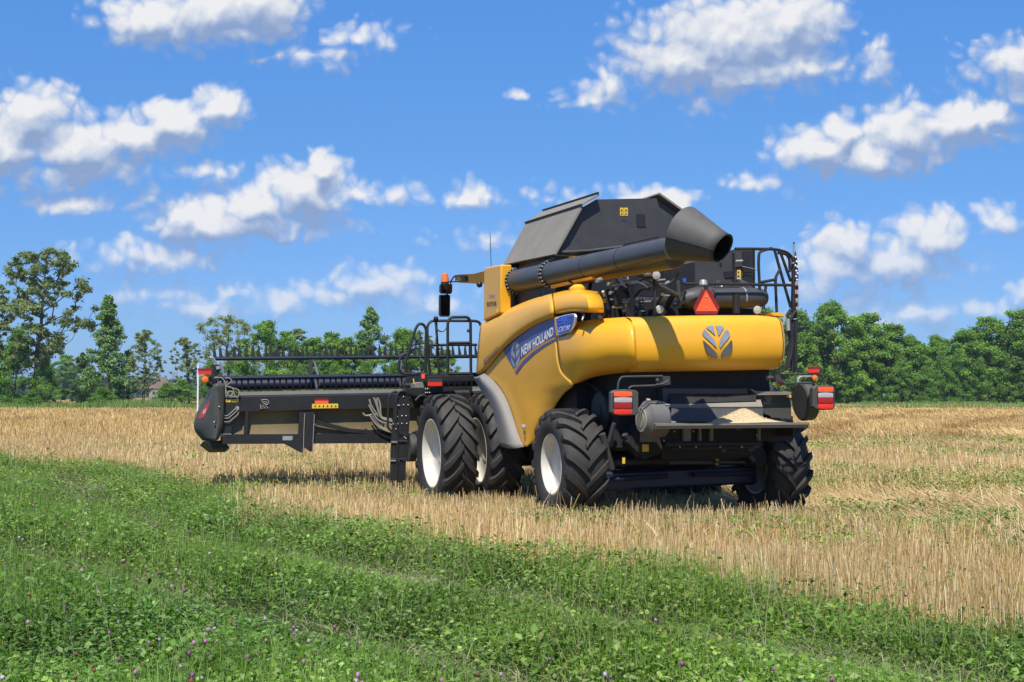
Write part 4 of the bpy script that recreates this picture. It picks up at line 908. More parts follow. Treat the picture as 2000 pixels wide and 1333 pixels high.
b.prism([a_, e_, e_+Vector((0, .02, -.075)), a_+Vector((0, .02, -.05))], (0, -.06, 0)); b.prism([C1.lerp(C2, .02)+Vector((0, .08, -.18)), C1.lerp(C2, .42)+Vector((0, .08, -.165)), C1.lerp(C2, .42)+Vector((0, .06, -.2)), C1.lerp(C2, .02)+Vector((0, .06, -.23))], (0, -.05, 0)); b.build('auger_support_rail', 'yellow', comb)
# spout: a tapering rubber boot turned to the right and down
def ringpx(cx, cy, depth_p, up, side, nrm_tilt=0): return
S0 = mq(1331, 455, .97); S1 = mq(1411, 485, .70); ad = (S1-S0).normalized()
up_ = Vector((0, 0, 1)); up_ = (up_-ad*up_.dot(ad)).normalized(); sd_ = ad.cross(up_).normalized()
rings = []
for t, ru, rs, sh in ((.02, .17, .17, 0), (.03, .325, .325, 0), (.05, .342, .342, 0), (.3, .302, .302, .0), (.6, .25, .25, .0), (.85, .206, .206, 0), (1.0, .18, .18, 0)):
    c_ = S0+(S1-S0)*t; n = 32; rr = []
    for k in range(n):
        a = 2*math.pi*k/n; fl_ = .9 if False else 1
        rr.append(c_+up_*math.cos(a)*ru+sd_*math.sin(a)*rs)
    rings.append(rr)
mn = (ad+Vector((-.05, -.1, -.25))).normalized()          # the mouth is cut obliquely, facing back, right and down
rings[-1] = [p+ad*(-(p-S1).dot(mn)/max(.25, ad.dot(mn))) for p in rings[-1]]
b = MB(); b.loft(rings[:], True, False); 
b.add(rings[0], [tuple(range(32))]); sp_ = b.build('auger_spout', 'spout', comb, 50); solidify(sp_, .012)
b = MB(); K_ = [[p+(sum(r, Vector())/32-p)*f_ for p in r] for r, f_ in ((rings[4], .10), (rings[-1], .10))]; b.loft(K_, True); b.add(K_[0], [tuple(range(32))]); b.build('spout_lining', 'shade_black', sp_)
b = MB(); b.tube(rings[-1]+[rings[-1][0]], .009, 6, 0, False); b.tube([rings[i][26]+(rings[i][26]-(S0+(S1-S0)*t)).normalized()*.004 for i, t in ((1, .03), (2, .05), (3, .3), (4, .6), (5, .85), (6, 1.))], .012, 6); b.tube([rings[i][9] for i in (1, 2, 3, 4, 5, 6)], .012, 6); b.build('spout_rim', 'black', sp_)
b = MB(); b.sphere(C2+ax*.02+Vector((-.02, -.06, -.07)), .17, 0, 20, (1, .9, 1.0)); b.build('spout_collar', 'spout', comb)

# ---- engine deck
b = MB(); zd = 2.62
b.box((-1.02, -1.05, 2.45), (1.2, 1.0, zd)); b.box((-.40, -1.2, zd+.003), (.2, .3, zat(-.4, -.4, 602))); b.build('engine_deck', 'shade_black', comb)
rd = random.Random(3)
b = MB(); b.rbox((.1, -.35, zd), (1.1, .55, 3.15), .05); b.rbox((.3, .0, 3.12), (1.0, .45, 3.4), .05)
for k in range(6): b.tube([(.12+.16*k, .58, 2.75), (.12+.16*k, .6, 3.1)], .05, 10)
b.build('engine', 'black', comb)
b = MB()   # hoses, brackets, small lines
for k in range(34):
    p0 = Vector((rd.uniform(-.8, 1.0), rd.uniform(.2, 1.12), rd.uniform(zd, 3.35))); d1 = Vector((rd.uniform(-.5, .5), rd.uniform(-.3, .3), rd.uniform(-.3, .3)))
    b.tube(smooth_path([p0, p0+d1*.5+Vector((0, 0, rd.uniform(-.12, .12))), p0+d1], 4), rd.choice([.012, .018, .03, .04]), 8)
for k in range(16):
    c_ = Vector((rd.uniform(-.7, 1.), rd.uniform(.3, 1.05), rd.uniform(zd+.05, 3.25))); s_ = [rd.uniform(.02, .07) for _ in range(3)]; b.rbox(c_-Vector(s_), c_+Vector(s_), .012)
b.build('engine_hoses', 'black', comb)
b = MB()
for X, Y, X2, Y2, r_ in ((380, 405, 450, 385, .03), (590, 610, 640, 585, .022), (560, 465, 640, 410, .022), (640, 480, 800, 465, .012), (690, 540, 715, 510, .02), (600, 710, 690, 715, .010), (780, 750, 880, 745, .014), (1080, 750, 1260, 742, .010), (640, 835, 800, 838, .016), (1010, 905, 1170, 900, .008), (1490, 460, 1550, 425, .02), (1370, 400, 1490, 390, .014), (820, 890, 880, 930, .02), (1650, 180, 1740, 155, .022), (850, 780, 860, 920, .012), (250, 650, 350, 655, .008), (1480, 650, 1610, 655, .016), (480, 580, 500, 650, .02), (430, 990, 440, 1030, .03), (140, 1050, 175, 960, .014)):
    b.tube([mp(*E1(X, Y), -.55), mp(*E1(X2, Y2), -.5)], r_, 8)
b.each('engine_fitting', 'silver', comb)
b = MB()
for pts in ([(1100, 225), (1190, 215), (1240, 300), (1090, 305)], [(770, 300), (850, 285), (890, 380), (750, 385)]):
    o = Pp(E1, pts, -.45); c_ = sum(o, Vector())/4
    for i in range(4): b.tube([o[i], o[(i+1) % 4]], .016, 6)
    b.tube([(o[0]+o[1])/2, o[2]], .014, 6); b.tube([(o[0]+o[1])/2, o[3]], .014, 6)
b.each('tube_cradle', 'silver', comb)
b = MB()
b.rbox(mp(*E1(1300, 985), -.9)-Vector((.03, .03, 0)), mp(*E1(1340, 380), -.9)+Vector((.03, .03, 0)), .008)
b.tube(Pp(E1, [(1060, 320), (1280, 330)], -.9), .03, 8); b.tube(Pp(E1, [(1140, 350), (1700, 640)], -.88), .028, 8); b.tube(Pp(E1, [(950, 480), (965, 980)], -.85), .035, 8); b.tube(Pp(E1, [(1700, 400), (1720, 700)], -.85), .03, 8)
b.each('deck_frame', 'dark_steel', comb)
b = MB(); b.tube(smooth_path(Pp(E1, [(1790, 380), (1795, 470), (1790, 600), (1740, 740), (1640, 800)], -.7), 4), .022, 8); b.build('coolant_hose', 'black', comb)
b = MB(); b.tube(Pp(E1, [(1802, 370), (1802, 430)], -.7), .03, 10); b.build('blue_cap', 'decal_bright', comb)
b = MB(); b.prism(Pp(E1, [(470, 700), (535, 700), (535, 770), (470, 770)], -.2), (.01, 0, 0)); b.build('warning_sticker', 'yellow_sticker', comb)
b = MB(); c_ = mp(*E1(75, 525), .3); b.tube([c_-Vector((0, 0, .06)), c_, c_+Vector((0, 0, .05))], [.13, .13, .06], 16); b.build('filler_cap', 'yellow', comb)
def lamp(c, r, aim, mat='lens_white', name='work_light', depth=.07):
    a = Vector(aim).normalized(); b = MB(); b.tube([c-a*depth, c-a*.01, c], [r*.55, r*1.08, r*1.08], 16); o = b.build(name, 'black', comb)
    b = MB(); b.tube([c-a*.002, c+a*.012, c+a*.022], [r, r*.9, r*.3], 16); b.build('lens', mat, o); return o
for X, Y, f in ((1350, 320, E1), (1402, 872, E1), (1248, 1065, E2)):
    c_ = mp(*f(X, Y), -1.0); lamp(c_, .058, (-1, .15, -.1))
# engine housing with grille panels, behind on the right
def panel(pts, f, p, th, mat, name, parent=comb):
    b = MB(); b.prism(Pp(f, pts, p), (th, 0, 0)); o = b.build(name, mat, parent); return o
eh = panel([(300, 745), (290, 330), (520, 240), (880, 190), (890, 140), (1213, 140), (1215, 760)], E2, .2, 1.0, 'dark_steel', 'air_intake_housing')
panel([(740, 480), (880, 470), (880, 560), (750, 575)], E2, .185, .02, 'black', 'recess', eh); panel([(1025, 165), (1165, 165), (1165, 485), (1035, 480)], E2, .18, .02, 'black', 'side_door', eh); panel([(1040, 495), (1165, 495), (1165, 740), (1045, 740)], E2, .18, .02, 'black', 'side_door', eh); panel([(880, 190), (905, 190), (905, 700), (885, 700)], E2, .17, .03, 'black', 'door_edge', eh); panel([(1190, 140), (1213, 140), (1215, 760), (1195, 760)], E2, .17, .03, 'black', 'door_edge', eh)
panel([(940, 452), (995, 452), (995, 578), (940, 578)], E2, .17, .01, 'yellow_sticker', 'warning_sticker', eh); panel([(940, 582), (995, 582), (995, 610), (940, 610)], E2, .17, .01, 'white', 'white_label', eh)
panel([(955, 475), (967, 475), (972, 500), (950, 500)], E2, .166, .004, 'black_mark', 'pictogram', eh); panel([(950, 535), (975, 535), (975, 560), (950, 560)], E2, .166, .004, 'black_mark', 'pictogram', eh)
b = MB(); b.tube(Pp(E2, [(1020, 398), (1215, 440), (1260, 465)], .12), .006, 6); b.tube(Pp(E2, [(915, 320), (1020, 315)], .14), .02, 6); b.sphere(mp(*E2(685, 313), .17), .018, 0, 8); b.sphere(mp(*E2(700, 708), .17), .02, 0, 8); b.each('handle', 'silver', eh)
b = MB(); o = Pp(E2, [(630, 622), (665, 622), (665, 720), (630, 720), (630, 622)], .18); b.tube(o, .004, 4); b.build('marking_frame', 'hose', eh)
# exhaust muffler across the deck
m0 = mp(*E2(640, 890), -.62); m1 = mp(*E2(1180, 880), -.62); rm = (mp(*E2(800, 755), -.62)-mp(*E2(800, 1060), -.62)).length*.5
b = MB(); a = (m1-m0).normalized(); b.tube([m0-a*.1, m0, m1, m1+a*.10, m1+a*.19, m1+a*.23], [rm, rm, rm*1.02, rm*.98, rm*.75, rm*.3], 28); mu = b.build('exhaust_muffler', 'dark_steel', comb)
b = MB(); c_ = mp(*E2(1010, 870), -.62); b.tube([c_-a*.01, c_+a*.012], rm*1.05, 28); b.build('muffler_clamp', 'silver', mu)
b = MB(); c_ = mp(*E2(330, 900), -.55); b.tube([c_-a*.26, c_-a*.2, c_-a*.05, c_+a*.2, c_+a*.3], [rm*.6, rm*.9, rm*1.18, rm*1.2, rm*1.0], 28); b.build('air_cleaner', 'dark_steel', comb)
b = MB(); b.tube(Pp(E2, [(922, 800), (925, 1115)], -1.0), .048, 14); b.tube(Pp(E2, [(922, 795), (922, 815)], -1.0), .056, 14); b.build('exhaust_stub', 'black', comb)
b = MB(); b.tube(smooth_path(Pp(E2, [(930, 690), (1010, 720), (1100, 760)], -.5), 4), .10, 14); b.build('exhaust_elbow', 'dark_steel', comb)
b = MB(); b.tube(Pp(E2, [(420, 680), (420, 640), (420, 605)], -.9), [.06, .055, .045], 12); b.build('rotating_beacon_socket', 'silver', comb)
# slow moving vehicle sign
ps = -1.12
b = MB(); ol = [(405, 752), (528, 752), (672, 1025), (635, 1132), (315, 1132), (278, 1025)]
b.prism(Pp(E2, ol, ps), (.02, 0, 0)); smv = b.build('warning_triangle', 'dark_red', comb)
b = MB(); b.prism(Pp(E2, [(462, 765), (640, 1083), (308, 1083)], ps-.004), (.003, 0, 0)); b.build('orange_face', 'orange_reflect', smv)
b = MB()
for Y in (860, 1030): b.sphere(mp(*E2(470, Y), ps-.008), .010, 0, 8)
b.each('bolt', 'silver', smv)
b = MB(); b.tube(Pp(E2, [(465, 700), (465, 1100)], ps+.05), .03, 8); b.build('sign_post', 'black', smv)
# rear handrails
pr_ = -.95
def rail(name, lines, f, p, r, parent=comb, mat='black', rnd=.10):
    b = MB()
    for l in lines: b.tube(round_path(Pp(f, l, p), rnd), r, 8)
    return b.each(name, mat, parent)
rail('rear_handrail', [[(905, 130), (1210, 130), (1500, 135), (1600, 150), (1720, 190), (1790, 270), (1790, 600), (1780, 1060)], [(1285, 770), (1275, 560), (1265, 330), (1275, 190), (1330, 155), (1470, 120)], [(1510, 140), (1590, 430), (1760, 1030)], [(1590, 150), (1760, 630)], [(1565, 190), (1690, 210), (1740, 280), (1745, 440)], [(1590, 450), (1530, 560), (1525, 640), (1545, 1100)], [(1520, 600), (1290, 645)], [(1380, 680), (1340, 1050)], [(1760, 430), (1735, 480)]], E2, -.7, .021)
rail('engine_guard_rail', [[(130, 665), (400, 665), (900, 665), (1300, 680), (1780, 685)]], E2, -.82, .021)
rail('access_ladder', [[(1800, 260), (1800, 1100), (1790, 1280), (1780, 2000)], [(1830, 1060), (1836, 2000)], [(1760, 1060), (1700, 1160)]], E2, -.75, .026)
b = MB()
for k in range(5): b.tube([mp(*E2(1782, 1250+k*170), -.75), mp(*E2(1836, 1250+k*170), -.75)], .014, 6)
b.tube(smooth_path(Pp(E2, [(1850, 1080), (1790, 1140), (1740, 1300), (1740, 1650), (1690, 1880), (1640, 2010)], -.8), 5), .02, 8); b.tube(smooth_path(Pp(E2, [(1720, 1180), (1770, 1400), (1765, 1700), (1700, 1950)], -.8), 5), .03, 8)
b.each('ladder_rung', 'black', comb)
b = MB(); b.tube(Pp(E2, [(1712, 1200), (1720, 1380)], -.85), .03, 8); b.tube(Pp(E2, [(1776, 350), (1810, 350)], -.78), .012, 6); b.tube(Pp(E2, [(1785, 1205), (1845, 1205)], -.78), .01, 6); b.each('ladder_clamp', 'silver', comb)

# ---- rear end below the hood
b = MB(); b.box((-.85, -1.10, 1.6), (.4, 1.08, 2.1)); b.build('straw_hood', 'shade_black', comb)
pb = -.98
panel([(690, 235), (1454, 240), (1700, 240), (1700, 660), (720, 640), (700, 400)], T1, pb, .5, 'dark_steel', 'chopper_housing')
b = MB(); b.prism([mp(*T1(780, 300), pb-.01), mp(*T1(1800, 300), pb-.01), mp(*T1(1800, 380), pb-.10), mp(*T1(785, 420), pb-.10)], (.02, 0, -.01)); b.build('chopper_door', 'black', comb)
b = MB(); b.prism([mp(*T1(1055, 384), pb-.06), mp(*zt(1240, 385), pb-.06), mp(*zt(1255, 436), pb-.16), mp(*T1(800, 458), pb-.16), mp(*T1(790, 400), pb-.06)], (.01, 0, -.02)); b.build('deflector_ledge', 'tank_grey', comb)
b = MB(); b.prism([mp(*T1(800, 470), pb-.17), mp(*zt(1255, 450), pb-.17), mp(*zt(1262, 548), pb-.30), mp(*T1(780, 630), pb-.30)], (.03, 0, 0)); b.build('spreader_panel', 'dark_steel', comb)
b = MB(); b.prism(Pp(T2, [(330, 445), (370, 450), (420, 480), (930, 490), (925, 530), (440, 535), (390, 490)], -1.0), (.35, 0, 0.02)); b.build('side_ledge', 'tank_grey', comb)
b = MB(); b.prism(Pp(T2, [(430, 535), (925, 530), (930, 880), (640, 860), (620, 830), (530, 800), (510, 700)], -.9), (.5, 0, 0)); rp = b.build('right_spreader_housing', 'shield', comb)
b = MB(); b.prism(Pp(T2, [(860, 535), (930, 532), (930, 572), (860, 574)], -.91), (.008, 0, 0)); b.build('yellow_sticker', 'yellow_sticker', rp)
V_, F_ = text_mesh('R', 0, .0); 
def rlogo(f, box, p, parent):
    (x0, y0, x1, y1) = box; b = MB(); u = lambda s, t: mp(*f(x0+(x1-x0)*s, y0+(y1-y0)*t), p)
    lw = .010
    for l in ([(.05, .1), (.55, .02), (.85, .06), (1, .2), (1, .4), (.85, .55), (.55, .6), (.95, .95)], [(.15, .3), (.6, .26), (.78, .34), (.7, .45), (.3, .5)], [(0, .5), (0, .98), (.3, .98), (.12, .75), (.3, .7), (.62, .98)]):
        b.tube([u(*q) for q in l], lw, 5)
    return b.build('maker_logo', 'hose', parent)
rlogo(T2, (530, 545, 635, 670), -.915, rp)
# spreader drums
b = MB(); dc = mq(*T1(430, 600), 1.42); 
c_ = mp(*T1(440, 605), -1.15); a = Vector((.0, -1, 0)).normalized(); rd_ = (mp(*T1(440, 450), -1.15)-mp(*T1(440, 762), -1.15)).length*.5
b.tube([c_, c_+a*.02, c_+a*.07, c_+a*.30, c_+a*.33], [rd_, rd_*1.05, rd_*1.42, rd_*1.40, rd_*1.2], 30); dr = b.build('spreader_drum', 'drum_grey', comb)
b = MB(); b.tube([c_-a*.012, c_], [rd_*.92, rd_*.97], 30); b.tube([c_-a*.02, c_-a*.012], rd_*.62, 24); b.tube([c_+a*.1+Vector((0, 0, rd_*1.3)), c_+a*.1+Vector((-.02, 0, rd_*1.52))], .03, 8); b.build('drum_cover', 'dirty_beige', dr)
b = MB(); c2_ = mp(*T2(1110, 625), -.95); r2_ = (mp(*T2(1110, 345), -.95)-mp(*T2(1110, 905), -.95)).length*.5; a2 = Vector((-.10, -1, .05)).normalized()
b.tube([c2_-a2*.06, c2_-a2*.04, c2_+a2*.10, c2_+a2*.13], [r2_*.9, r2_, r2_, r2_*.8], 30); b.build('spreader_drum', 'shield', comb)
# tail plate
zp = mp(1430, 829, -1.75).z
b = MB(); q0_, q1_ = mp(1281, 829, -1.75).y, mp(1581, 829, -1.75).y
zl_, zr_ = zat(-1.75, q0_, 829), zat(-1.75, q1_, 826.5); b.prism([(-1.75, q0_, zl_), (-1.75, q1_, zr_), (-.9, q1_+.1, zr_), (-.9, q0_-.36, zl_)], (0, 0, -.02)); b.prism([(-1.752, q0_, zl_+.006), (-1.752, q1_, zr_+.006), (-1.72, q1_, zr_-.062), (-1.72, q0_, zl_-.062)], (.012, 0, 0)); zp = (zl_+zr_)/2-.012; b.build('tail_plate', 'tank_grey', comb)
b = MB(); b.prism([(-.93, .55, zr_+.01), (-.93, -1.25, zr_+.01), (-.8, -1.5, zr_+.01), (-.3, -1.6, zr_+.01), (-.3, .55, zr_+.01)], (0, 0, -.03)); b.build('wheel_shade_slab', 'shade_black', comb)  # added slab that keeps the sun off the right rear wheel
b = MB(); b.prism([mp(*zt(1480, 598), -1.6), mp(*zt(1598, 590), -1.6), mp(*zt(1560, 618), -1.6), mp(*zt(1480, 660), -1.6)], (.5, 0, 0)); 
b.prism(Pp(zt, [(470, 600), (1480, 600), (1480, 690), (600, 706), (520, 690)], -1.2), (.05, 0, 0)); b.build('plate_underframe', 'shade_black', comb)
b = MB()
for x0, x1 in ((670, 722), (785, 800), (868, 888), (1225, 1240)): b.prism(Pp(zt, [(x0, 600), (x1, 600), (x1, 702), (x0, 702)], -1.27), (.06, 0, 0))
b.each('plate_support', 'tank_grey', comb)
b = MB(); b.tube(Pp(zt, [(540, 712), (1250, 708)], -1.3), .03, 8); b.tube(Pp(zt, [(590, 745), (1180, 735)], -1.25), .025, 8); b.rbox(mp(*zt(1160, 815), -.7)+Vector((0, -.05, 0)), mp(*zt(560, 750), -.7)+Vector((.4, .1, .1)), .03); b.prism(Pp(zt, [(1140, 690), (1250, 690), (1290, 860), (1180, 860)], -.5), (.2, 0, 0))
b.prism(Pp(zt, [(330, 560), (480, 640), (520, 770), (380, 830), (250, 700)], -.7), (.3, 0, 0)); b.build('tow_frame', 'shade_black', comb)
for X, Y, w_, h_, p in ((362, 718, 46, 54, -.9), (212, 815, 20, 46, -.55), (905, 825, 24, 18, -.3), (905, 852, 24, 18, -.3)):
    panel([(X, Y), (X+w_, Y), (X+w_, Y+h_), (X, Y+h_)], zt, p, .01, 'yellow_sticker', 'warning_sticker')
# dark linkage between left rear wheel and hood
b = MB(); rd = random.Random(21)
for k in range(26):
    X, Y = rd.uniform(1060, 1290), rd.uniform(800, 1010); p0 = mq(*z6(X, Y), .9+rd.uniform(-.1, .1)); d1 = Vector((rd.uniform(-.3, .3), rd.uniform(-.08, .08), rd.uniform(-.28, .1))); b.tube(smooth_path([p0, p0+d1*.5+Vector((.03, 0, .03)), p0+d1], 4), rd.choice([.012, .02, .035]), 7)
b.rbox((-.5, .75, 1.0), (.35, 1.1, 1.7), .05); b.build('side_linkage', 'shade_black', comb)
b = MB()
for X, Y in ((960, 640), (1010, 850), (1050, 940), (900, 960), (1020, 700), (985, 780)):
    c_ = mq(*z6(X+70, Y+90), .98); b.tube([c_, c_+Vector((.05, 0, .03))], .015, 6)
b.each('linkage_fitting', 'silver', comb)
b = MB(); rd = random.Random(31)
for k in range(12):
    X, Y = rd.uniform(780, 1230), rd.uniform(560, 760); c_ = mp(*zt(X, Y), -1.22+rd.uniform(0, .1)); b.rbox(c_-Vector((.03, rd.uniform(.02, .07), rd.uniform(.01, .03))), c_+Vector((.03, rd.uniform(.02, .07), rd.uniform(.01, .03))), .006)
b.each('frame_bracket', 'dark_steel', comb)
b = MB()
for X, Y, X2, Y2, r_ in ((60, 640, 130, 900, .05), (150, 560, 110, 700, .03), (230, 640, 330, 790, .045), (1010, 640, 1190, 840, .035), (560, 850, 900, 850, .03), (900, 850, 1120, 850, .018)):
    b.tube([mp(*zt(X, Y), -.62), mp(*zt(X2, Y2), -.55)], r_, 10)
b.each('hydraulic_cylinder', 'dark_steel', comb)
b = MB()
for X, Y in ((520, 690), (640, 735), (760, 735), (940, 735), (1100, 735), (1210, 650), (600, 620), (740, 620)): b.sphere(mp(*zt(X, Y), -1.29), .014, 0, 8)
b.each('bolt', 'silver', comb)
b = MB(); c_ = mq(*zt(60, 470), 1.12); b.tube([c_, c_+Vector((0, .05, 0))], .26, 26); b.tube([c_+Vector((0, .05, 0)), c_+Vector((0, .07, 0))], .10, 16); b.build('belt_pulley', 'dark_steel', comb)
b = MB(); c2 = c_+Vector((.75, 0, .35)); 
for s_ in (-1, 1): b.tube([c_+Vector((-.1*s_, .03, .24*s_)), c2+Vector((-.06*s_, .03, .14*s_))], .018, 6)
b.each('drive_belt', 'rubber', comb)
# tail lamps on folding brackets
def tail_lamp(f, x0, y0, x1, y1, lens_x0, lens_x1, sx, p, s):
    b = MB(); w = x1-x0; h = y1-y0
    ol = [(x0+w*.12, y0+h*.03), (x0+w*.5, y0), (x1-w*.1, y0+h*.03), (x1, y0+h*.12), (x1, y1-h*.12), (x1-w*.1, y1-h*.02), (x0+w*.4, y1), (x0+w*.1, y1-h*.06), (x0, y1-h*.15), (x0, y0+h*.12)]
    rows = []
    cx, cy = (x0+x1)/2, (y0+y1)/2
    for dp, k in ((-.01, .94), (.0, 1), (.06, 1), (.13, .8), (.15, .5)):
        rows.append([mp(*f(cx+(X-cx)*k, cy+(Y-cy)*k), p)+Vector((dp, 0, 0)) for X, Y in ol])
    b.loft(rows, True, True, 0, False); o = b.build('tail_lamp', 'shield', comb, 30)
    for a, c, mt, nm in ((.07, .26, 'orange_reflect', 'indicator_lens'), (.30, .49, 'lens_white', 'reversing_lens'), (.49, .71, 'lens_red', 'brake_lens'), (.75, .93, 'red_reflect', 'reflector_lens')):
        ya, yb_ = y0+h*a, y0+h*c; b = MB(); n = 7; T = []; Bm = []
        bow = h*.02
        for i in range(n):
            t = i/(n-1); X = lens_x0+(lens_x1-lens_x0)*t; T.append((X, ya-bow*math.sin(math.pi*t)+bow)); Bm.append((X, yb_+(bow*math.sin(math.pi*t) if nm != 'reversing_lens' else 0)))
        rows = [[mp(*f(*q), p-.012-.007*math.sin(math.pi*i/(n-1))) for i, q in enumerate(T)], [mp(*f(q[0], (q[1]+r[1])/2), p-.015-.009*math.sin(math.pi*i/(n-1))) for i, (q, r) in enumerate(zip(T, Bm))], [mp(*f(*q), p-.012-.007*math.sin(math.pi*i/(n-1))) for i, q in enumerate(Bm)]]
        b.loft(rows); b.loft([rows[0], [v+Vector((.03, 0, 0)) for v in rows[0]]]); b.loft([rows[2], [v+Vector((.03, 0, 0)) for v in rows[2]]]); b.build(nm, mt, o, 50)
    b = MB(); b.prism(Pp(f, [(lens_x0-w*.05, y0+h*.28), (lens_x1+w*.04, y0+h*.28), (lens_x1+w*.04, y0+h*.735), (lens_x0-w*.05, y0+h*.735)], p-.010), (.012, 0, 0)); b.build('lens_frame', 'black', o)
    return o
tail_lamp(T1, 78, 248, 405, 560, 118, 330, 1, -1.45, 1); tail_lamp(T2, 1238, 388, 1556, 752, 1318, 1535, 1, -1.45, -1)
rail('tail_lamp_bracket', [[(160, 262), (165, 170), (200, 100), (440, 95), (690, 92)], [(290, 240), (320, 212), (590, 203), (690, 200)]], T1, -1.4, .014, comb, 'dark_steel', .06)
rail('tail_lamp_bracket', [[(780, 232), (1330, 228), (1390, 280), (1405, 390)], [(830, 370), (1050, 362), (1210, 358), (1262, 392)]], T2, -1.4, .014, comb, 'dark_steel', .06)
rail('indicator_bracket', [[(1025, 350), (1030, 290), (1070, 266), (1225, 265)]], T2, -1.4, .016, comb, 'silver', .05)
b = MB(); b.rbox(mp(*T1(690, 195), -1.35)-Vector((.0, 0, 0)), mp(*T1(780, 90), -1.35)+Vector((.12, .0, 0)), .01) if False else b.prism(Pp(T1, [(660, 100), (780, 90), (785, 190), (670, 205)], -1.38), (.12, 0, 0)); b.tube(Pp(T1, [(600, 195), (690, 185), (760, 140)], -1.42), .012, 6); b.sphere(mp(*T1(628, 140), -1.4), .025, 0, 8); b.build('bracket_hinge', 'dark_steel', comb)
b = MB(); b.prism(Pp(T2, [(700, 235), (820, 250), (830, 340), (710, 350)], -1.38), (.12, 0, 0)); b.tube(Pp(T2, [(580, 288), (705, 285)], -1.3), .03, 8); b.tube(Pp(T2, [(735, 310), (830, 365), (900, 470)], -1.42), .01, 6); b.build('bracket_hinge', 'dark_steel', comb)
b = MB(); b.prism(Pp(T2, [(705, 340), (800, 350), (800, 400), (775, 412), (720, 375)], -1.40), (.02, 0, 0)); b.build('side_reflector', 'dark_red', comb)
panel([(1178, 122), (1336, 118), (1336, 160), (1178, 164)], T2, -1.42, .012, 'dark_red', 'red_reflector'); panel([(1178, 164), (1338, 160), (1338, 206), (1180, 210)], T2, -1.42, .012, 'red_reflect', 'red_reflector')
lamp(mp(*T2(1268, 285), -1.44), .042, (-1, .1, 0), 'amber', 'indicator_lamp')
b = MB(); b.tube(smooth_path(Pp(T1, [(745, 430), (740, 500), (740, 620), (850, 635)], -1.3), 5), .012, 6); b.tube(Pp(T1, [(720, 470), (780, 440)], -1.3), .02, 8); b.tube(Pp(T1, [(720, 430), (780, 430)], -1.32), .012, 6); b.build('plate_latch', 'silver', comb)

# ---- platform, ladder and rails on the left
pp = 4.62
b = MB(); zdk = mp(*z7(760, 1112), pp).z; ql, qr = mp(*z7(450, 1150), pp).y, 1.45
b.rbox((pp, qr, zdk-.11), (6.1, ql, zdk), .01); b.build('platform_deck', 'black', comb)
b = MB(); b.prism(Pp(W1, [(330, 165), (455, 140), (455, 205), (330, 210)], pp+.3), (.5, 0, 0)); b.build('platform_step', 'tank_grey', comb)
b = MB(); b.prism(Pp(W1, [(475, 112), (632, 112), (632, 150), (475, 150)], pp-.01), (.01, 0, 0)); bp_ = b.build('reflector_backing', 'dark_steel', comb)
panel([(475, 150), (630, 150), (630, 190), (475, 190)], W1, pp-.015, .01, 'red_reflect', 'red_reflector')
panel([(405, 60), (440, 55), (442, 108), (410, 110)], W1, pp, .03, 'orange_reflect', 'side_marker_lamp')
panel([(312, 112), (326, 112), (332, 160), (322, 165)], W1, pp+.2, .01, 'yellow_sticker', 'yellow_sticker')
b = MB(); b.prism(Pp(W1, [(265, 215), (560, 205), (700, 195), (960, 190), (960, 240), (700, 245), (520, 265), (380, 300), (265, 270)], pp+.05), (.4, 0, 0)); bm_ = b.build('platform_beam', 'black', comb)
b = MB()
for X in (452, 474, 496):
    for Y in (222, 263): b.sphere(mp(*W1(X, Y), pp+.045), .014, 0, 8)
b.each('bolt', 'silver', bm_)
b = MB(); b.tube(smooth_path(Pp(W1, [(340, 350), (390, 300), (440, 295), (480, 330)], pp-.05), 4), .022, 8); b.tube(Pp(W1, [(225, 185), (310, 185)], pp+.6), .045, 10); b.build('hydraulic_hose', 'black', comb)
rail('platform_handrail', [[(432, 1090), (440, 680), (412, 635), (370, 632), (340, 680), (245, 1000), (255, 1080), (300, 1098)], [(260, 910), (215, 918), (190, 970), (183, 1050), (215, 1095), (300, 1100), (420, 1088)]], z7, 5.3, .026, comb, 'black', .12)
rail('platform_handrail', [[(480, 1130), (455, 900), (450, 650), (485, 606), (640, 604), (900, 606), (935, 618), (945, 650)], [(475, 832), (700, 828), (912, 828)], [(530, 585), (545, 860), (562, 1130)]], z7, 5.0, .024, comb, 'black', .10)
gt = rail('gate_rail', [[(640, 1125), (640, 620), (665, 572), (825, 570), (852, 605), (856, 1125)], [(642, 812), (852, 810)], [(640, 1098), (856, 1095)], [(845, 690), (830, 695), (832, 712)]], z7, 4.66, .026, comb, 'black', .10)
b = MB(); pts = []
ch = smooth_path(Pp(z7, [(530, 670), (555, 695), (590, 705), (625, 680), (642, 640)], 4.8), 6)
b.tube(ch, .012, 6)
for X, Y0, Y1 in ((522, 620, 800), (640, 830, 960), (375, 690, 960)):
    pts = Pp(z7, [(X, Y0), (X+14, (Y0+Y1)/2), (X+8, Y1)], 4.85); b.tube(smooth_path(pts, 4), .014, 5)
b.each('safety_chain', 'dark_steel', comb)
b = MB(); b.sphere(mp(*z7(530, 583), 4.95), .045, 0, 10); b.build('knob', 'black', comb)
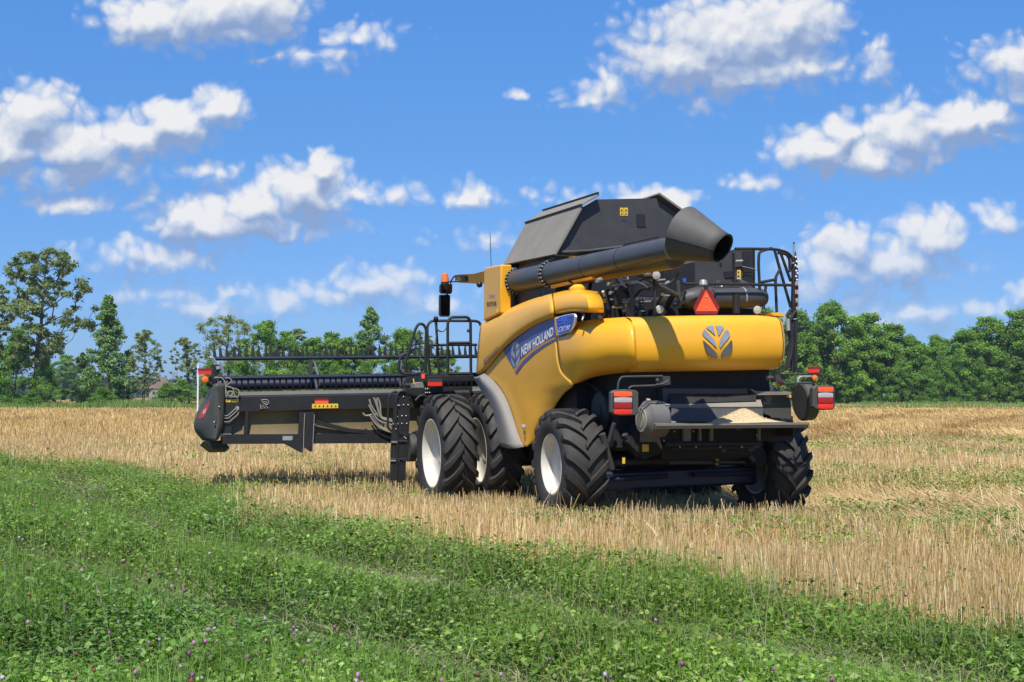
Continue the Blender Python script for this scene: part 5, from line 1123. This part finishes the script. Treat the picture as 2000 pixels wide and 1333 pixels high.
# ladder
pl = 4.75
b = MB(); b.prism(Pp(W1, [(120, 330), (150, 260), (180, 245), (270, 248), (292, 290), (285, 420), (270, 700), (245, 820), (232, 1215), (140, 1215), (70, 1215), (80, 800), (100, 560)], pl), (.05, 0, 0)); lad = b.build('boarding_ladder', 'black', comb)
b = MB(); b.tube(round_path(Pp(W1, [(130, 560), (135, 300), (170, 245), (240, 245)], pl-.03), .1), .018, 8); b.tube(round_path(Pp(W1, [(95, 690), (40, 650), (40, 560), (55, 300), (95, 252), (145, 252)], pl+.1), .1), .02, 8); b.tube(Pp(W1, [(135, 560), (150, 720), (140, 1215)], pl-.02), .018, 6); b.tube(smooth_path(Pp(W1, [(130, 660), (170, 695), (240, 715), (262, 745)], pl-.03), 4), .010, 6); b.tube(Pp(W1, [(70, 980), (240, 985)], pl-.02), .012, 6); b.tube(Pp(W1, [(75, 790), (250, 790)], pl-.02), .012, 6); b.each('grab_handle', 'black', lad)
b = MB()
for X, Y, w_ in ((160, 400, 28), (100, 600, 12), (144, 599, 26), (112, 798, 62), (98, 1000, 62)): b.prism(Pp(W1, [(X-w_/2, Y-8), (X+w_/2, Y-8), (X+w_/2, Y+8), (X-w_/2, Y+8)], pl-.03), (.05, 0, 0))
b.each('step_edge', 'silver', lad)
b = MB()
for X, Y in ((155, 310), (212, 308), (275, 272), (278, 314), (212, 396), (262, 396), (145, 525), (195, 598), (248, 598), (195, 515), (240, 515), (130, 658), (222, 745), (240, 760), (178, 795), (232, 795), (165, 997), (215, 997)): b.sphere(mp(*W1(X, Y), pl-.006), .015, 0, 8)
b.each('bolt', 'silver', lad)
b = MB(); b.tube(Pp(W1, [(255, 860), (330, 860)], 4.9), .24, 20) ; b.build('feeder_roller', 'dark_steel', comb)

# ---- header (corn/grain platform), a part of the machine with its own pieces below it
hp0 = 6.0
zb1 = mp(*z3(470, 522), hp0).z; zb0 = mp(*z3(470, 655), hp0).z; hq = mp(*z3(435, 600), hp0).y; hqr = -hq
zbeam_front = .28
hd = empty('header', (0, 0, 0), comb); tag(hd, 'black header with a toothed reel, raised off the stubble')
b = MB(); b.loft([[(hp0, q, zb0), (hp0, q, zb1-.05), (hp0+.05, q, zb1-.012), (hp0+.10, q, zb1), (hp0+.42, q, zb1+.035), (hp0+.42, q, zb0)] for q in (hq, hqr)], True, True, smooth=False); bm0 = b.build('back_beam', ['black'], hd)
b = MB(); b.loft([[(hp0+.03, q, zb1-.02), (hp0+.10, q, zb1+.008), (hp0+.42, q, zb1+.044)] for q in (hq, hqr)], smooth=False); b.build('beam_top_plate', 'beam_grey', hd)
zlow1, zlow0 = mp(*z3(600, 830), hp0).z, mp(*z3(600, 905), hp0).z
b = MB(); hqx = mp(*z3(296, 840), hp0).y; SL = -.027; b.loft([[(hp0-.02, q, z0+SL*(hq-q)) for z0 in ()]+[(hp0-.02, q, zlow0+SL*(hq-q)), (hp0+.3, q, zlow0+SL*(hq-q)), (hp0+.3, q, zlow1+SL*(hq-q)), (hp0-.02, q, zlow1+SL*(hq-q))] for q in (hqx, hqr)], True, True, smooth=False); b.build('lower_beam', 'black', hd)
b = MB(); b.loft([[(hp0+.12, q, zb0), (hp0+.16, q, (zb0+zlow1)/2+.05), (hp0+.08, q, zlow1+SL*(hq-q))] for q in np.linspace(mp(*z3(366, 700), hp0).y, hqr, 12)]); b.build('back_sheet', 'tan_sheet', hd)
b = MB()
for X in (485, 965): 
    if X == 485: b.prism(Pp(z3, [(475, 655), (500, 655), (492, 830), (468, 830)], hp0), (.08, 0, 0))
b.prism(Pp(z3, [(1030, 720), (1080, 735), (1300, 790), (1620, 815), (1620, 850), (1260, 815), (1030, 760)], hp0+.0), (.05, 0, 0)); b.each('back_brace', 'black', hd)
b = MB(); b.prism(Pp(z3, [(296, 548), (440, 548), (440, 650), (425, 690), (372, 750), (366, 830), (285, 830)], hp0-.01), (.1, 0, 0)); b.build('end_plate', 'black', hd)
for xs in ([(900, 660), (938, 660), (940, 760), (925, 978), (905, 975), (830, 935), (770, 905), (890, 860)], [(945, 660), (1015, 660), (1018, 720), (1005, 965), (985, 972), (935, 935), (945, 800)]):
    b = MB(); b.prism(Pp(z3, xs, hp0-.06), (.05, 0, 0)); b.build('lift_bracket', 'black', hd)
b = MB(); b.tube(Pp(z3, [(941, 670), (935, 800), (930, 975)], hp0-.07), .008, 5); b.tube(Pp(z3, [(1017, 680), (1010, 800), (1003, 960)], hp0-.07), .008, 5); b.each('bracket_edge', 'hose', hd)
b = MB(); b.prism(Pp(z3, [(150, 888), (310, 880), (330, 905), (355, 942), (225, 946)], hp0+.1), (.7, 0, -.1)); b.build('skid_shoe', 'black', hd)
b = MB(); b.prism(Pp(z3, [(285, 830), (370, 832), (370, 850), (285, 850)], hp0-.02), (.05, 0, 0)); b.build('bright_strip', 'silver', hd)
panel([(320, 562), (424, 562), (424, 584), (320, 584)], z3, hp0-.014, .01, 'yellow_sticker', 'yellow_reflector', hd)
panel([(1020, 556), (1126, 556), (1126, 572), (1020, 572)], z3, hp0-.014, .01, 'dark_red', 'red_reflector', hd); panel([(1020, 572), (1126, 572), (1126, 596), (1020, 596)], z3, hp0-.014, .01, 'orange_reflect', 'red_reflector', hd)
ys = panel([(998, 598), (1202, 595), (1202, 630), (998, 633)], z3, hp0-.014, .01, 'yellow_sticker', 'danger_label', hd)
b = MB(); rd = random.Random(4)
for k in range(6): X = 1015+k*32; b.add(Pp(z3, [(X, 622), (X+15, 620), (X+8, 603)], hp0-.018), [(0, 1, 2)])
b.build('pictogram', 'black_mark', ys) if False else b.build('label_marks', 'black_mark', hd)
panel([(768, 848), (846, 848), (846, 882), (768, 882)], z3, hp0-.03, .01, 'silver', 'type_plate', hd); panel([(402, 620), (424, 620), (424, 642), (402, 642)], z3, hp0-.02, .01, 'white', 'white_label', hd)
lg = rlogo(z3, (596, 562, 658, 636), hp0-.012, hd)
b = MB()
for i, (X, Y) in enumerate(((300, 690), (305, 710), (310, 738))): b.tube(Pp(z3, [(X, Y), (X+40, Y), (X+105+3*i, Y-60), (X+112, Y-78)], hp0-.04), .010, 6)
b.each('side_rod', 'hose', hd)
b = MB(); rd = random.Random(8)
for l in ([(1445, 560), (1460, 610), (1500, 670), (1530, 700), (1620, 720)], [(1480, 548), (1500, 600), (1525, 680), (1550, 715), (1625, 735)], [(1510, 548), (1530, 600), (1535, 680), (1560, 725), (1630, 750)], [(1440, 605), (1470, 660), (1510, 720), (1560, 745), (1630, 765)], [(1395, 668), (1420, 690), (1490, 680), (1540, 705), (1620, 722)], [(1500, 555), (1515, 640), (1530, 690), (1600, 730), (1630, 742)], [(1450, 690), (1500, 760), (1560, 800), (1625, 822)], [(1470, 690), (1530, 770), (1590, 800), (1625, 810)]):
    i = len(b.f); b.tube(smooth_path(Pp(z3, l, hp0-.06-rd.uniform(0, .05)), 6), .017, 8)
b.each('hydraulic_hose', 'hose', hd)
b = MB()
for l in ([(320, 400), (345, 395), (370, 420), (322, 460)], [(322, 460), (400, 480), (430, 500), (420, 540)], [(330, 540), (350, 500), (380, 510), (400, 545)], [(320, 470), (345, 530), (420, 545)], [(350, 460), (385, 490), (360, 550)], [(230, 395), (290, 395), (320, 440), (322, 520)]):
    b.tube(smooth_path(Pp(z3, l, hp0-.05), 6), .011, 6)
b.each('end_hose', 'hose', hd)
# end shield: lofted plastic cover bulging outwards
def shield():
    b = MB(); e0 = Pp(zc, [(525, 395), (530, 520), (525, 700), (515, 900), (490, 1010), (450, 1120)], hp0-.06); e1 = Pp(zc, [(395, 400), (385, 520), (375, 640), (385, 800), (395, 960), (380, 1150)], hp0-.10)
    e2 = Pp(zc, [(380, 420), (300, 560), (345, 640), (330, 800), (300, 960), (250, 1145)], hp0+.05); e3 = Pp(zc, [(375, 430), (300, 545), (205, 720), (150, 890), (165, 1010), (245, 1140)], hp0+.5); e4 = Pp(zc, [(372, 440), (300, 540), (190, 730), (132, 905), (140, 1020), (240, 1140)], hp0+1.0)
    g = patch([e0, e1, e3, e4], 16, 4); b.loft(g); e = g[-1]; b.loft([e, [v+Vector((1.1, -.25, 0)) for v in e]])
    return b.build('end_shield', 'shield', hd, 55), g
sh, g_ = shield(); solidify(sh, .02)
TS = [bvh_of(sh)]
M['maker_red'] = paint('maker_red', (.33, .02, .025), .5, dust=.2, scale=6)
decal('maker_decal', TS, [[zc(330, 630), zc(325, 690), zc(270, 830), zc(225, 855), zc(180, 850), zc(215, 775), zc(260, 700)]], .006, 'maker_red', sh)
text_decal('decal_lettering', 'MacDon', TS, [zc(238, 800), zc(285, 775), zc(308, 712), zc(262, 735)], .012, 'white', sh)
b = MB(); b.prism(Pp(zc, [(385, 520), (412, 530), (418, 900), (395, 890)], hp0-.13), (.02, 0, 0)); b.build('shield_edge', 'shield', sh)
b = MB(); b.sphere(mp(*zc(455, 698), hp0-.13), .016, 0, 8); b.sphere(mp(*zc(390, 900), hp0-.15), .018, 0, 8); b.each('bolt', 'silver', sh)
# lamp cluster and marker pole on the header end
panel([(175, 200), (355, 196), (352, 232), (178, 236)], zc, hp0+.2, .012, 'dark_red', 'red_reflector', hd); panel([(178, 236), (352, 232), (352, 276), (180, 282)], zc, hp0+.2, .012, 'red_reflect', 'red_reflector', hd)
lm = lamp(mp(*zc(270, 345), hp0+.1), .062, (-1, .05, 0), 'amber', 'end_indicator_lamp'); lm.parent = hd
b = MB(); b.tube([mp(*zc(182, 135), hp0+1.6), mp(*zc(174, 760), hp0+1.6)], .017, 8); b.build('marker_pole', 'white', hd)
b = MB(); b.tube(Pp(zc, [(300, 380), (370, 420), (380, 360), (340, 300)], hp0+.25), .06, 8); b.prism(Pp(zc, [(360, 150), (470, 150), (470, 220), (430, 300), (380, 310)], hp0+.6), (.1, 0, 0)); b.build('reel_arm', 'black', hd)
b = MB(); b.prism(Pp(zc, [(410, 175), (465, 165), (465, 205), (420, 215)], hp0+.55), (.02, 0, 0)); b.tube(Pp(zc, [(330, 60), (370, 60), (420, 140), (410, 300)], hp0+.9), .022, 8); b.each('arm_bracket', 'silver', hd)
# reel
rp_ = 7.45; ztop = mp(*z3(600, 241), rp_).z; zsec = mp(*z3(600, 392), rp_-.45).z; ztube = mp(*z3(600, 447), rp_).z
q_l = mp(*z3(232, 241), rp_).y; q_r = -q_l
b = MB(); b.tube([(rp_, q_l, ztop), (rp_, q_r, ztop)], .038, 10); bar1 = b.build('reel_bar', 'navy', hd)
b = MB(); b.tube([(rp_-.45, q_l-.02, zsec), (rp_-.45, q_r, zsec)], .042, 10); bar2 = b.build('reel_bar', 'navy', hd)
b = MB(); b.tube([(rp_+.05, q_l-.03, ztube), (rp_+.05, q_r, ztube)], .105, 20); b.build('reel_tube', 'navy', hd)
for dp, dz in ((.5, -.05), (.35, -.5), (-.2, -.6), (.5, .1)):
    b = MB(); b.tube([(rp_+dp, q_l, ztube+dz), (rp_+dp, q_r, ztube+dz)], .03, 8); b.build('reel_bar', 'navy', hd)
rd = random.Random(5); bt = MB(); bu = MB(); bb = MB()
n = int((q_l-q_r)/.115)
hT = (mp(*z3(600, 140), rp_)-mp(*z3(600, 241), rp_)).length
for k in range(n):
    q = q_l-.02-k*.115+rd.uniform(-.012, .012); t = rd.uniform(-.02, .02)
    if q < q_r: break
    seen = q > .35; m1 = MB() if seen else bt; m2 = MB() if seen else bt
    m1.tube([(rp_, q, ztop), (rp_+.01, q+.005+t*.3, ztop+hT*.55), (rp_+.03, q+.0+t, ztop+hT)], [.036, .025, .010], 6)
    m2.tube([(rp_-.45, q+.03, zsec), (rp_-.44, q+.02, zsec-.16), (rp_-.40, q+.005, zsec-.30)], [.02, .015, .006], 6)
    if seen: m1.build('reel_tine', 'shade_black', hd); m2.build('reel_tine', 'shade_black', hd)
    bb.sphere((rp_-.46, q+.03, zsec+.028), .011, 0, 6)
tag(bt.build('reel_tines', 'navy', hd), kind='stuff'); tag(bb.build('tine_bolts', 'silver', hd), kind='stuff')
# curved bright reel discs / cam arms
for X0, sc in ((0, 1), (660, 1), (-738, .9)):
    for ol in ([(1008, 262), (1022, 268), (1042, 320), (1054, 380), (1040, 386), (1030, 340)], [(1012, 392), (1030, 410), (1040, 450), (1044, 505), (1030, 508), (1022, 450)], [(1044, 400), (1054, 405), (1056, 440), (1048, 500), (1040, 500), (1046, 440)]):
        b = MB(); b.prism([mp(*z3(x+X0, y), rp_-.3) for x, y in ol], (.012, 0, 0)); b.build('reel_disc', 'chrome', hd)
b = MB(); b.prism(Pp(z3, [(975, 250), (1005, 250), (1000, 330), (1010, 385), (960, 385), (975, 330)], rp_-.2), (.06, 0, 0)); b.build('reel_support_arm', 'dark_steel', hd)
b = MB(); zc0 = zlow0+.05
b.prism([(hp0+.3, hq, zlow1), (hp0+1.9, hq, zlow0+.02), (hp0+1.9, hqr, zlow0+.02), (hp0+.3, hqr, zlow1)], (0, 0, -.05)); b.build('header_deck', 'black', hd)
b = MB(); b.prism([(hp0, -hq+.03, zlow0), (hp0, -hq+.03, zb1), (hp0+.9, -hq+.03, zb1), (hp0+2.3, -hq+.03, zlow0)], (0, -.1, 0)); b.build('far_end_shield', 'shield', hd)
# feeder house linking body and header
b = MB(); b.loft([[(4.0, q*.75, 1.3), (4.0, q*.75, 2.1), (6.05, q*.75, zb1-.25), (6.05, q*.75, zlow0)] for q in (-1, 1)], True, True, smooth=False); b.build('feeder_house', 'black', comb)

# ---- things carried by the machine
b = MB(); gc = Vector((-1.32, 0, zp+.014)); cpx = mp(1446, 812, -1.32); rows = []
rgc = random.Random(2)
L_ = [(-.42, .0), (-.36, .05), (-.26, .10), (-.14, .20), (-.05, .235), (.06, .225), (.16, .17), (.28, .11), (.40, .06), (.5, .0)]
ny = 22
for i in range(ny):
    t = i/(ny-1)*2-1; row = []
    for j in range(41):
        s = j/40; q = .5*(1-2*s); w = math.sqrt(max(0, 1-t*t)); ph_ = np.interp(-q, [-.5, -.40, -.28, -.16, -.06, .05, .14, .26, .36, .5], [0, .03, .075, .11, .16, .18, .14, .07, .03, 0])
        h_ = max(0, ph_*(1-abs(t)**1.6)); h_ += (rgc.uniform(-.006, .010) if h_ > .008 else 0)
        row.append(MM @ Vector((-1.36+t*.34, cpx.y+q*.95, zp+.014+h_)))
    rows.append(row)
b.loft(rows)
for k in range(1400):
    i = rgc.randrange(2, ny-2); j = rgc.randrange(2, 38); c_ = rows[i][j].lerp(rows[i+1][j+1], rgc.random())+Vector((0, 0, .006)); d1 = Vector((rgc.uniform(-1, 1), rgc.uniform(-1, 1), rgc.uniform(-.4, .5)))*.011; d2 = Vector((rgc.uniform(-1, 1), rgc.uniform(-1, 1), rgc.uniform(-.4, .4)))*.004
    if c_.z > (MM @ Vector((-1.36, cpx.y, zp))).z+.03: b.quad(c_-d1, c_+d2, c_+d1, c_-d2)
ch = b.build('chaff_pile', 'chaff'); tag(ch, 'heap of pale chaff lying on the grey tail plate of the harvester', 'chaff pile')
# flag hanging limp on its pole, tied to the ladder
fl = empty('flag', MM @ mp(*E2(1836, 1100), -.72)); tag(fl, 'narrow furled flag with stars and stripes on a thin pole at the harvester rear', 'flag')
inv = fl.matrix_world; fo = MM @ mp(*E2(1836, 1100), -.72)
def wl(f, X, Y, p): return (MM @ mp(*f(X, Y), p))-fo
b = MB(); b.tube([wl(E2, 1806, 28, -.72), wl(E2, 1810, 130, -.72), wl(E2, 1838, 1200, -.72)], .012, 8); b.build('flag_pole', 'black', fl)
b = MB(); b.tube([wl(E2, 1806, 60, -.72), wl(E2, 1812, 240, -.72)], .016, 8); b.build('pole_sleeve', 'silver', fl)
def fold(y0, y1, n=6):
    rows = []
    for i in range(n):
        Y = y0+(y1-y0)*i/(n-1); t = (Y-150)/900; xr = np.interp(Y, [150, 300, 500, 800, 1000, 1080], [1834, 1860, 1876, 1880, 1880, 1868]); row = []
        for j in range(9):
            s = j/8; row.append(wl(E2, 1816+(xr-1816)*s, Y, -.74+.05*math.sin(s*9+t*5)*(.3+s)))
        rows.append(row)
    return rows
b = MB(); b.loft(fold(170, 625, 10)); fc = b.build('flag_canton', 'decal_blue', fl)
b = MB()
for X, Y in ((1835, 250), (1850, 320), (1832, 380), (1846, 462), (1862, 400), (1842, 548), (1858, 600), (1865, 500)):
    c_ = wl(E2, X, Y, -.80); pts = [c_+Vector((math.cos(a)*rr, -.0, math.sin(a)*rr)) for k in range(10) for a, rr in [(math.pi/2+k*math.pi/5, .02 if k % 2 == 0 else .009)]]; b.add(pts, [tuple(range(10))])
b.each('star', 'white', fl)
for k in range(7):
    y0, y1 = 625+k*65, 625+(k+1)*65
    b = MB(); b.loft(fold(y0, y1, 3)); b.build('stripe', 'white' if k % 2 == 0 else 'dark_red', fl)
# ------------------------------------------------------------------ sky, clouds, sun
SUNV = Vector((-.084, -.525, .848)).normalized()
ELEV = math.asin(SUNV.z); AZ = math.atan2(SUNV.x, SUNV.y)
sd = bpy.data.lights.new('sun', 'SUN'); sd.energy = 5.0; sd.angle = R(.53); sd.color = (1, .955, .88)
so = link('sun', sd); so.rotation_euler = (-SUNV).to_track_quat('-Z', 'Y').to_euler(); so.location = (-20, -30, 60)
W = bpy.data.worlds.new('World'); SC.world = W; W.use_nodes = True; nt = W.node_tree; L = nt.links.new
bg = nt.nodes['Background']; bg.inputs['Strength'].default_value = .1
sky = N(nt, 'ShaderNodeTexSky', sky_type='NISHITA', sun_disc=False, sun_elevation=ELEV, sun_rotation=AZ, altitude=100., air_density=1.0, dust_density=.2, ozone_density=4.0)
tc = N(nt, 'ShaderNodeTexCoord'); sx = N(nt, 'ShaderNodeSeparateXYZ'); L(tc.outputs['Generated'], sx.inputs[0])
def math_(op, a, b=None, clamp=False):
    n = N(nt, 'ShaderNodeMath', operation=op, use_clamp=clamp)
    for i, v in enumerate((a, b)):
        if v is None: continue
        if isinstance(v, (int, float)): n.inputs[i].default_value = v
        else: L(v, n.inputs[i])
    return n.outputs[0]
yy = math_('MAXIMUM', sx.outputs['Y'], .05)
U = N(nt, 'ShaderNodeCombineXYZ'); L(math_('DIVIDE', sx.outputs['X'], yy), U.inputs[0]); L(math_('DIVIDE', sx.outputs['Z'], yy), U.inputs[1])
def uv(px, py):
    d = wray(px, py); return d.x/d.y, d.z/d.y
# each cloud: (centre x, y, half-width, half-height, weight), in the photograph's pixels turned into sky directions
CL = [(300, 38, 105, 50, 1), (410, 25, 125, 66, 1), (510, 12, 85, 62, 1), (450, 68, 120, 26, .7),
      (705, 75, 72, 26, .5), (625, 108, 90, 17, .42), (655, 112, 20, 26, .35), (530, 114, 50, 9, .3),
      (62, 232, 82, 62, 1), (20, 285, 95, 70, 1), (140, 290, 110, 66, 1), (255, 268, 95, 46, 1), (345, 240, 85, 48, 1), (425, 210, 60, 40, 1), (95, 340, 150, 36, .62), (240, 322, 100, 36, .55),
      (140, 397, 80, 20, .7), (290, 365, 30, 34, .3), (385, 335, 50, 22, .38),
      (625, 328, 27, 36, 1), (592, 378, 92, 52, 1), (500, 402, 80, 46, 1), (405, 432, 100, 46, 1), (505, 440, 150, 28, .75), (705, 372, 40, 18, .55), (780, 378, 42, 20, .45),
      (914, 380, 46, 26, .72), (262, 478, 26, 18, .6), (290, 505, 120, 27, .6), (615, 452, 32, 14, .45), (410, 600, 105, 26, .55), (450, 570, 45, 20, .5),
      (730, 556, 85, 34, .62), (650, 582, 85, 22, .5), (545, 590, 80, 22, .5), (850, 590, 80, 28, .5), (300, 575, 90, 26, .32), (960, 470, 60, 15, .2),
      (1430, 78, 190, 92, 1), (1545, 50, 95, 82, 1), (1335, 118, 115, 62, 1), (1470, 140, 165, 38, .9), (1575, 130, 70, 40, .9), (1190, 165, 36, 44, .5), (1160, 195, 50, 24, .4), (1380, 195, 40, 26, .35),
      (1712, 118, 24, 44, .5), (1975, 130, 78, 50, .6), (1990, 175, 60, 34, .5),
      (1600, 300, 92, 44, .95), (1642, 262, 48, 44, 1), (1762, 262, 78, 68, 1), (1705, 305, 140, 40, .9), (1885, 240, 90, 50, 1), (1945, 215, 50, 26, .9), (1490, 362, 58, 20, .42), (1950, 265, 50, 18, .4),
      (1660, 482, 66, 52, .85), (1640, 530, 92, 52, .8), (1822, 466, 66, 52, .95), (1745, 515, 130, 48, .8), (1600, 560, 70, 50, .55), (1942, 430, 44, 26, .65), (1312, 392, 46, 24, .9), (1240, 385, 40, 20, .6),
      (1802, 612, 40, 34, .75), (1910, 600, 72, 18, .6), (1995, 578, 30, 26, .7), (1640, 590, 110, 34, .45), (1720, 625, 110, 24, .45), (1012, 186, 20, 10, .42), (1040, 380, 26, 14, .25), (1120, 390, 60, 16, .3)]
# a few more clouds beyond the frame, for the light and the reflections
CL += [(-420, 200, 260, 90, 1), (-700, -200, 300, 140, 1), (2500, 150, 260, 110, 1), (2350, 520, 180, 50, .8), (900, -420, 300, 110, 1), (2000, -500, 280, 130, 1), (-300, 560, 200, 40, .7)]
def field(vec, warp):
    acc = None
    for (cx, cy, rx, ry, w) in CL:
        u0, v0 = uv(cx, cy); a, b = FPX/rx, FPX/ry
        m = N(nt, 'ShaderNodeVectorMath', operation='MULTIPLY_ADD'); L(vec, m.inputs[0]); m.inputs[1].default_value = (a*.77, b*.77, 0); m.inputs[2].default_value = (-u0*a*.77, -v0*b*.77, 0)
        l = N(nt, 'ShaderNodeVectorMath', operation='LENGTH'); L(m.outputs[0], l.inputs[0])
        e = N(nt, 'ShaderNodeMath', operation='MULTIPLY_ADD'); L(l.outputs['Value'], e.inputs[0]); e.inputs[1].default_value = -w; e.inputs[2].default_value = w
        if acc is None: acc = e.outputs[0]
        else:
            s = N(nt, 'ShaderNodeMath', operation='SMOOTH_MAX'); L(acc, s.inputs[0]); L(e.outputs[0], s.inputs[1]); s.inputs[2].default_value = .12; acc = s.outputs[0]
    return acc
def fbm(vec, scale, det, rough, dist=0., lac=2.0):
    n = N(nt, 'ShaderNodeTexNoise', noise_dimensions='2D', Scale=scale, Detail=det, Distortion=dist); n.inputs['Roughness'].default_value = rough; n.inputs['Lacunarity'].default_value = lac
    L(vec, n.inputs['Vector']); return n.outputs['Fac']
def vo(vec, scale):
    n = N(nt, 'ShaderNodeTexVoronoi', voronoi_dimensions='2D', feature='F1', Scale=scale); L(vec, n.inputs['Vector']); return n.outputs['Distance']
wn = N(nt, 'ShaderNodeTexNoise', noise_dimensions='2D', Scale=26., Detail=3.); L(U.outputs[0], wn.inputs['Vector'])
wv = N(nt, 'ShaderNodeVectorMath', operation='MULTIPLY_ADD'); L(wn.outputs['Color'], wv.inputs[0]); wv.inputs[1].default_value = (.024, .018, 0); wv.inputs[2].default_value = (-.012, -.009, 0)
av = N(nt, 'ShaderNodeVectorMath', operation='ADD'); L(U.outputs[0], av.inputs[0]); L(wv.outputs[0], av.inputs[1]); AV = av.outputs[0]
def shifted(v, dx, dy):
    a = N(nt, 'ShaderNodeVectorMath', operation='ADD'); L(v, a.inputs[0]); a.inputs[1].default_value = (dx, dy, 0); return a.outputs[0]
def billow(v):                 # noise and rounded cells push the outline in and out
    n1 = math_('MULTIPLY', math_('SUBTRACT', fbm(v, 30, 7, .6), .5), .95)
    n2 = math_('MULTIPLY', math_('SUBTRACT', .40, vo(v, 80.)), .5)
    return math_('ADD', n1, n2)
F0 = field(AV, None); F1 = field(shifted(AV, -.004, .016), None)
B0 = billow(AV); B1 = billow(shifted(AV, -.0035, .0065))
D0 = math_('ADD', F0, B0)
def mrange(v, a, b, c=0., d=1., smooth=True):
    n = N(nt, 'ShaderNodeMapRange'); n.interpolation_type = 'SMOOTHSTEP' if smooth else 'LINEAR'; L(v, n.inputs['Value'])
    for k, x in zip(('From Min', 'From Max', 'To Min', 'To Max'), (a, b, c, d)): n.inputs[k].default_value = x
    return n.outputs['Result']
alpha = mrange(D0, -.14, .56)
fine = math_('SUBTRACT', B0, B1); broad = math_('SUBTRACT', F0, F1)
lit = math_('ADD', math_('MULTIPLY', fine, .5), math_('ADD', math_('MULTIPLY', broad, 1.25), .43))
lit = math_('ADD', lit, math_('MULTIPLY', math_('SUBTRACT', fbm(U.outputs[0], 55, 6, .65), .5), .45), True)
cr = N(nt, 'ShaderNodeValToRGB'); L(lit, cr.inputs[0]); E = cr.color_ramp.elements
E[0].position = .08; E[0].color = (.30, .41, .66, 1); E[1].position = .92; E[1].color = (.96, .96, .97, 1)
q = E.new(.38); q.color = (.46, .56, .77, 1); q = E.new(.62); q.color = (.70, .76, .87, 1)
CK = 7.1
cs = N(nt, 'ShaderNodeMix', data_type='RGBA', blend_type='MULTIPLY'); cs.inputs['Factor'].default_value = 1; L(cr.outputs[0], cs.inputs['A']); cs.inputs['B'].default_value = (CK, CK, CK, 1)
# tone of the clear sky
tint_ = N(nt, 'ShaderNodeMix', data_type='RGBA', blend_type='MULTIPLY'); tint_.inputs['Factor'].default_value = 1; L(sky.outputs[0], tint_.inputs['A'])
gr = N(nt, 'ShaderNodeValToRGB'); L(sx.outputs['Z'], gr.inputs[0]); ge = gr.color_ramp.elements        # summer haze grading of the clear sky by height
ge[0].position = .0; ge[0].color = (.20, .30, .55, 1); ge[1].position = .34; ge[1].color = (.32, .555, .80, 1); q = ge.new(.1); q.color = (.25, .36, .555, 1); q = ge.new(.2); q.color = (.275, .44, .62, 1)
g2 = N(nt, 'ShaderNodeVectorMath', operation='SCALE'); L(gr.outputs[0], g2.inputs[0]); g2.inputs['Scale'].default_value = 1.72; L(g2.outputs[0], tint_.inputs['B'])
front = mrange(sx.outputs['Y'], .05, .2)
fac = math_('MULTIPLY', math_('MULTIPLY', alpha, mrange(sx.outputs['Z'], .03, .16, .55, .97)), front)
mix = N(nt, 'ShaderNodeMix', data_type='RGBA'); L(fac, mix.inputs['Factor']); L(tint_.outputs['Result'], mix.inputs['A']); L(cs.outputs['Result'], mix.inputs['B'])
L(mix.outputs['Result'], bg.inputs['Color'])
W.cycles.sampling_method = 'MANUAL'; W.cycles.sample_map_resolution = 512
SC.view_settings.view_transform = 'Standard'; SC.view_settings.look = 'None'; SC.view_settings.exposure = .38; SC.view_settings.gamma = 1
SC.cycles.max_bounces = 8; SC.cycles.diffuse_bounces = 3; SC.cycles.glossy_bounces = 3; SC.cycles.transmission_bounces = 4; SC.cycles.transparent_max_bounces = 6
SC.cycles.caustics_reflective = False; SC.cycles.caustics_refractive = False
SC.cycles.use_denoising = True; SC.cycles.denoiser = 'OPENIMAGEDENOISE'; SC.cycles.denoising_prefilter = 'ACCURATE'
# the summer air: one even, very thin haze round everything on the ground
hz = MB(); hz.box((-3100, -900, -2.), (3100, 4650, 26.)); hzo = hz.build('haze', 'wall'); hzo['kind'] = 'stuff'
hm = bpy.data.materials.new('air'); hm.use_nodes = True; hn = hm.node_tree; hn.nodes.remove(hn.nodes['Principled BSDF'])
pv = N(hn, 'ShaderNodeVolumePrincipled', Density=.0002); pv.inputs['Color'].default_value = (.72, .84, 1, 1); pv.inputs['Anisotropy'].default_value = .3
hn.links.new(pv.outputs[0], hn.nodes['Material Output'].inputs['Volume']); hzo.data.materials.clear(); hzo.data.materials.append(hm)
SC.cycles.volume_bounces = 0
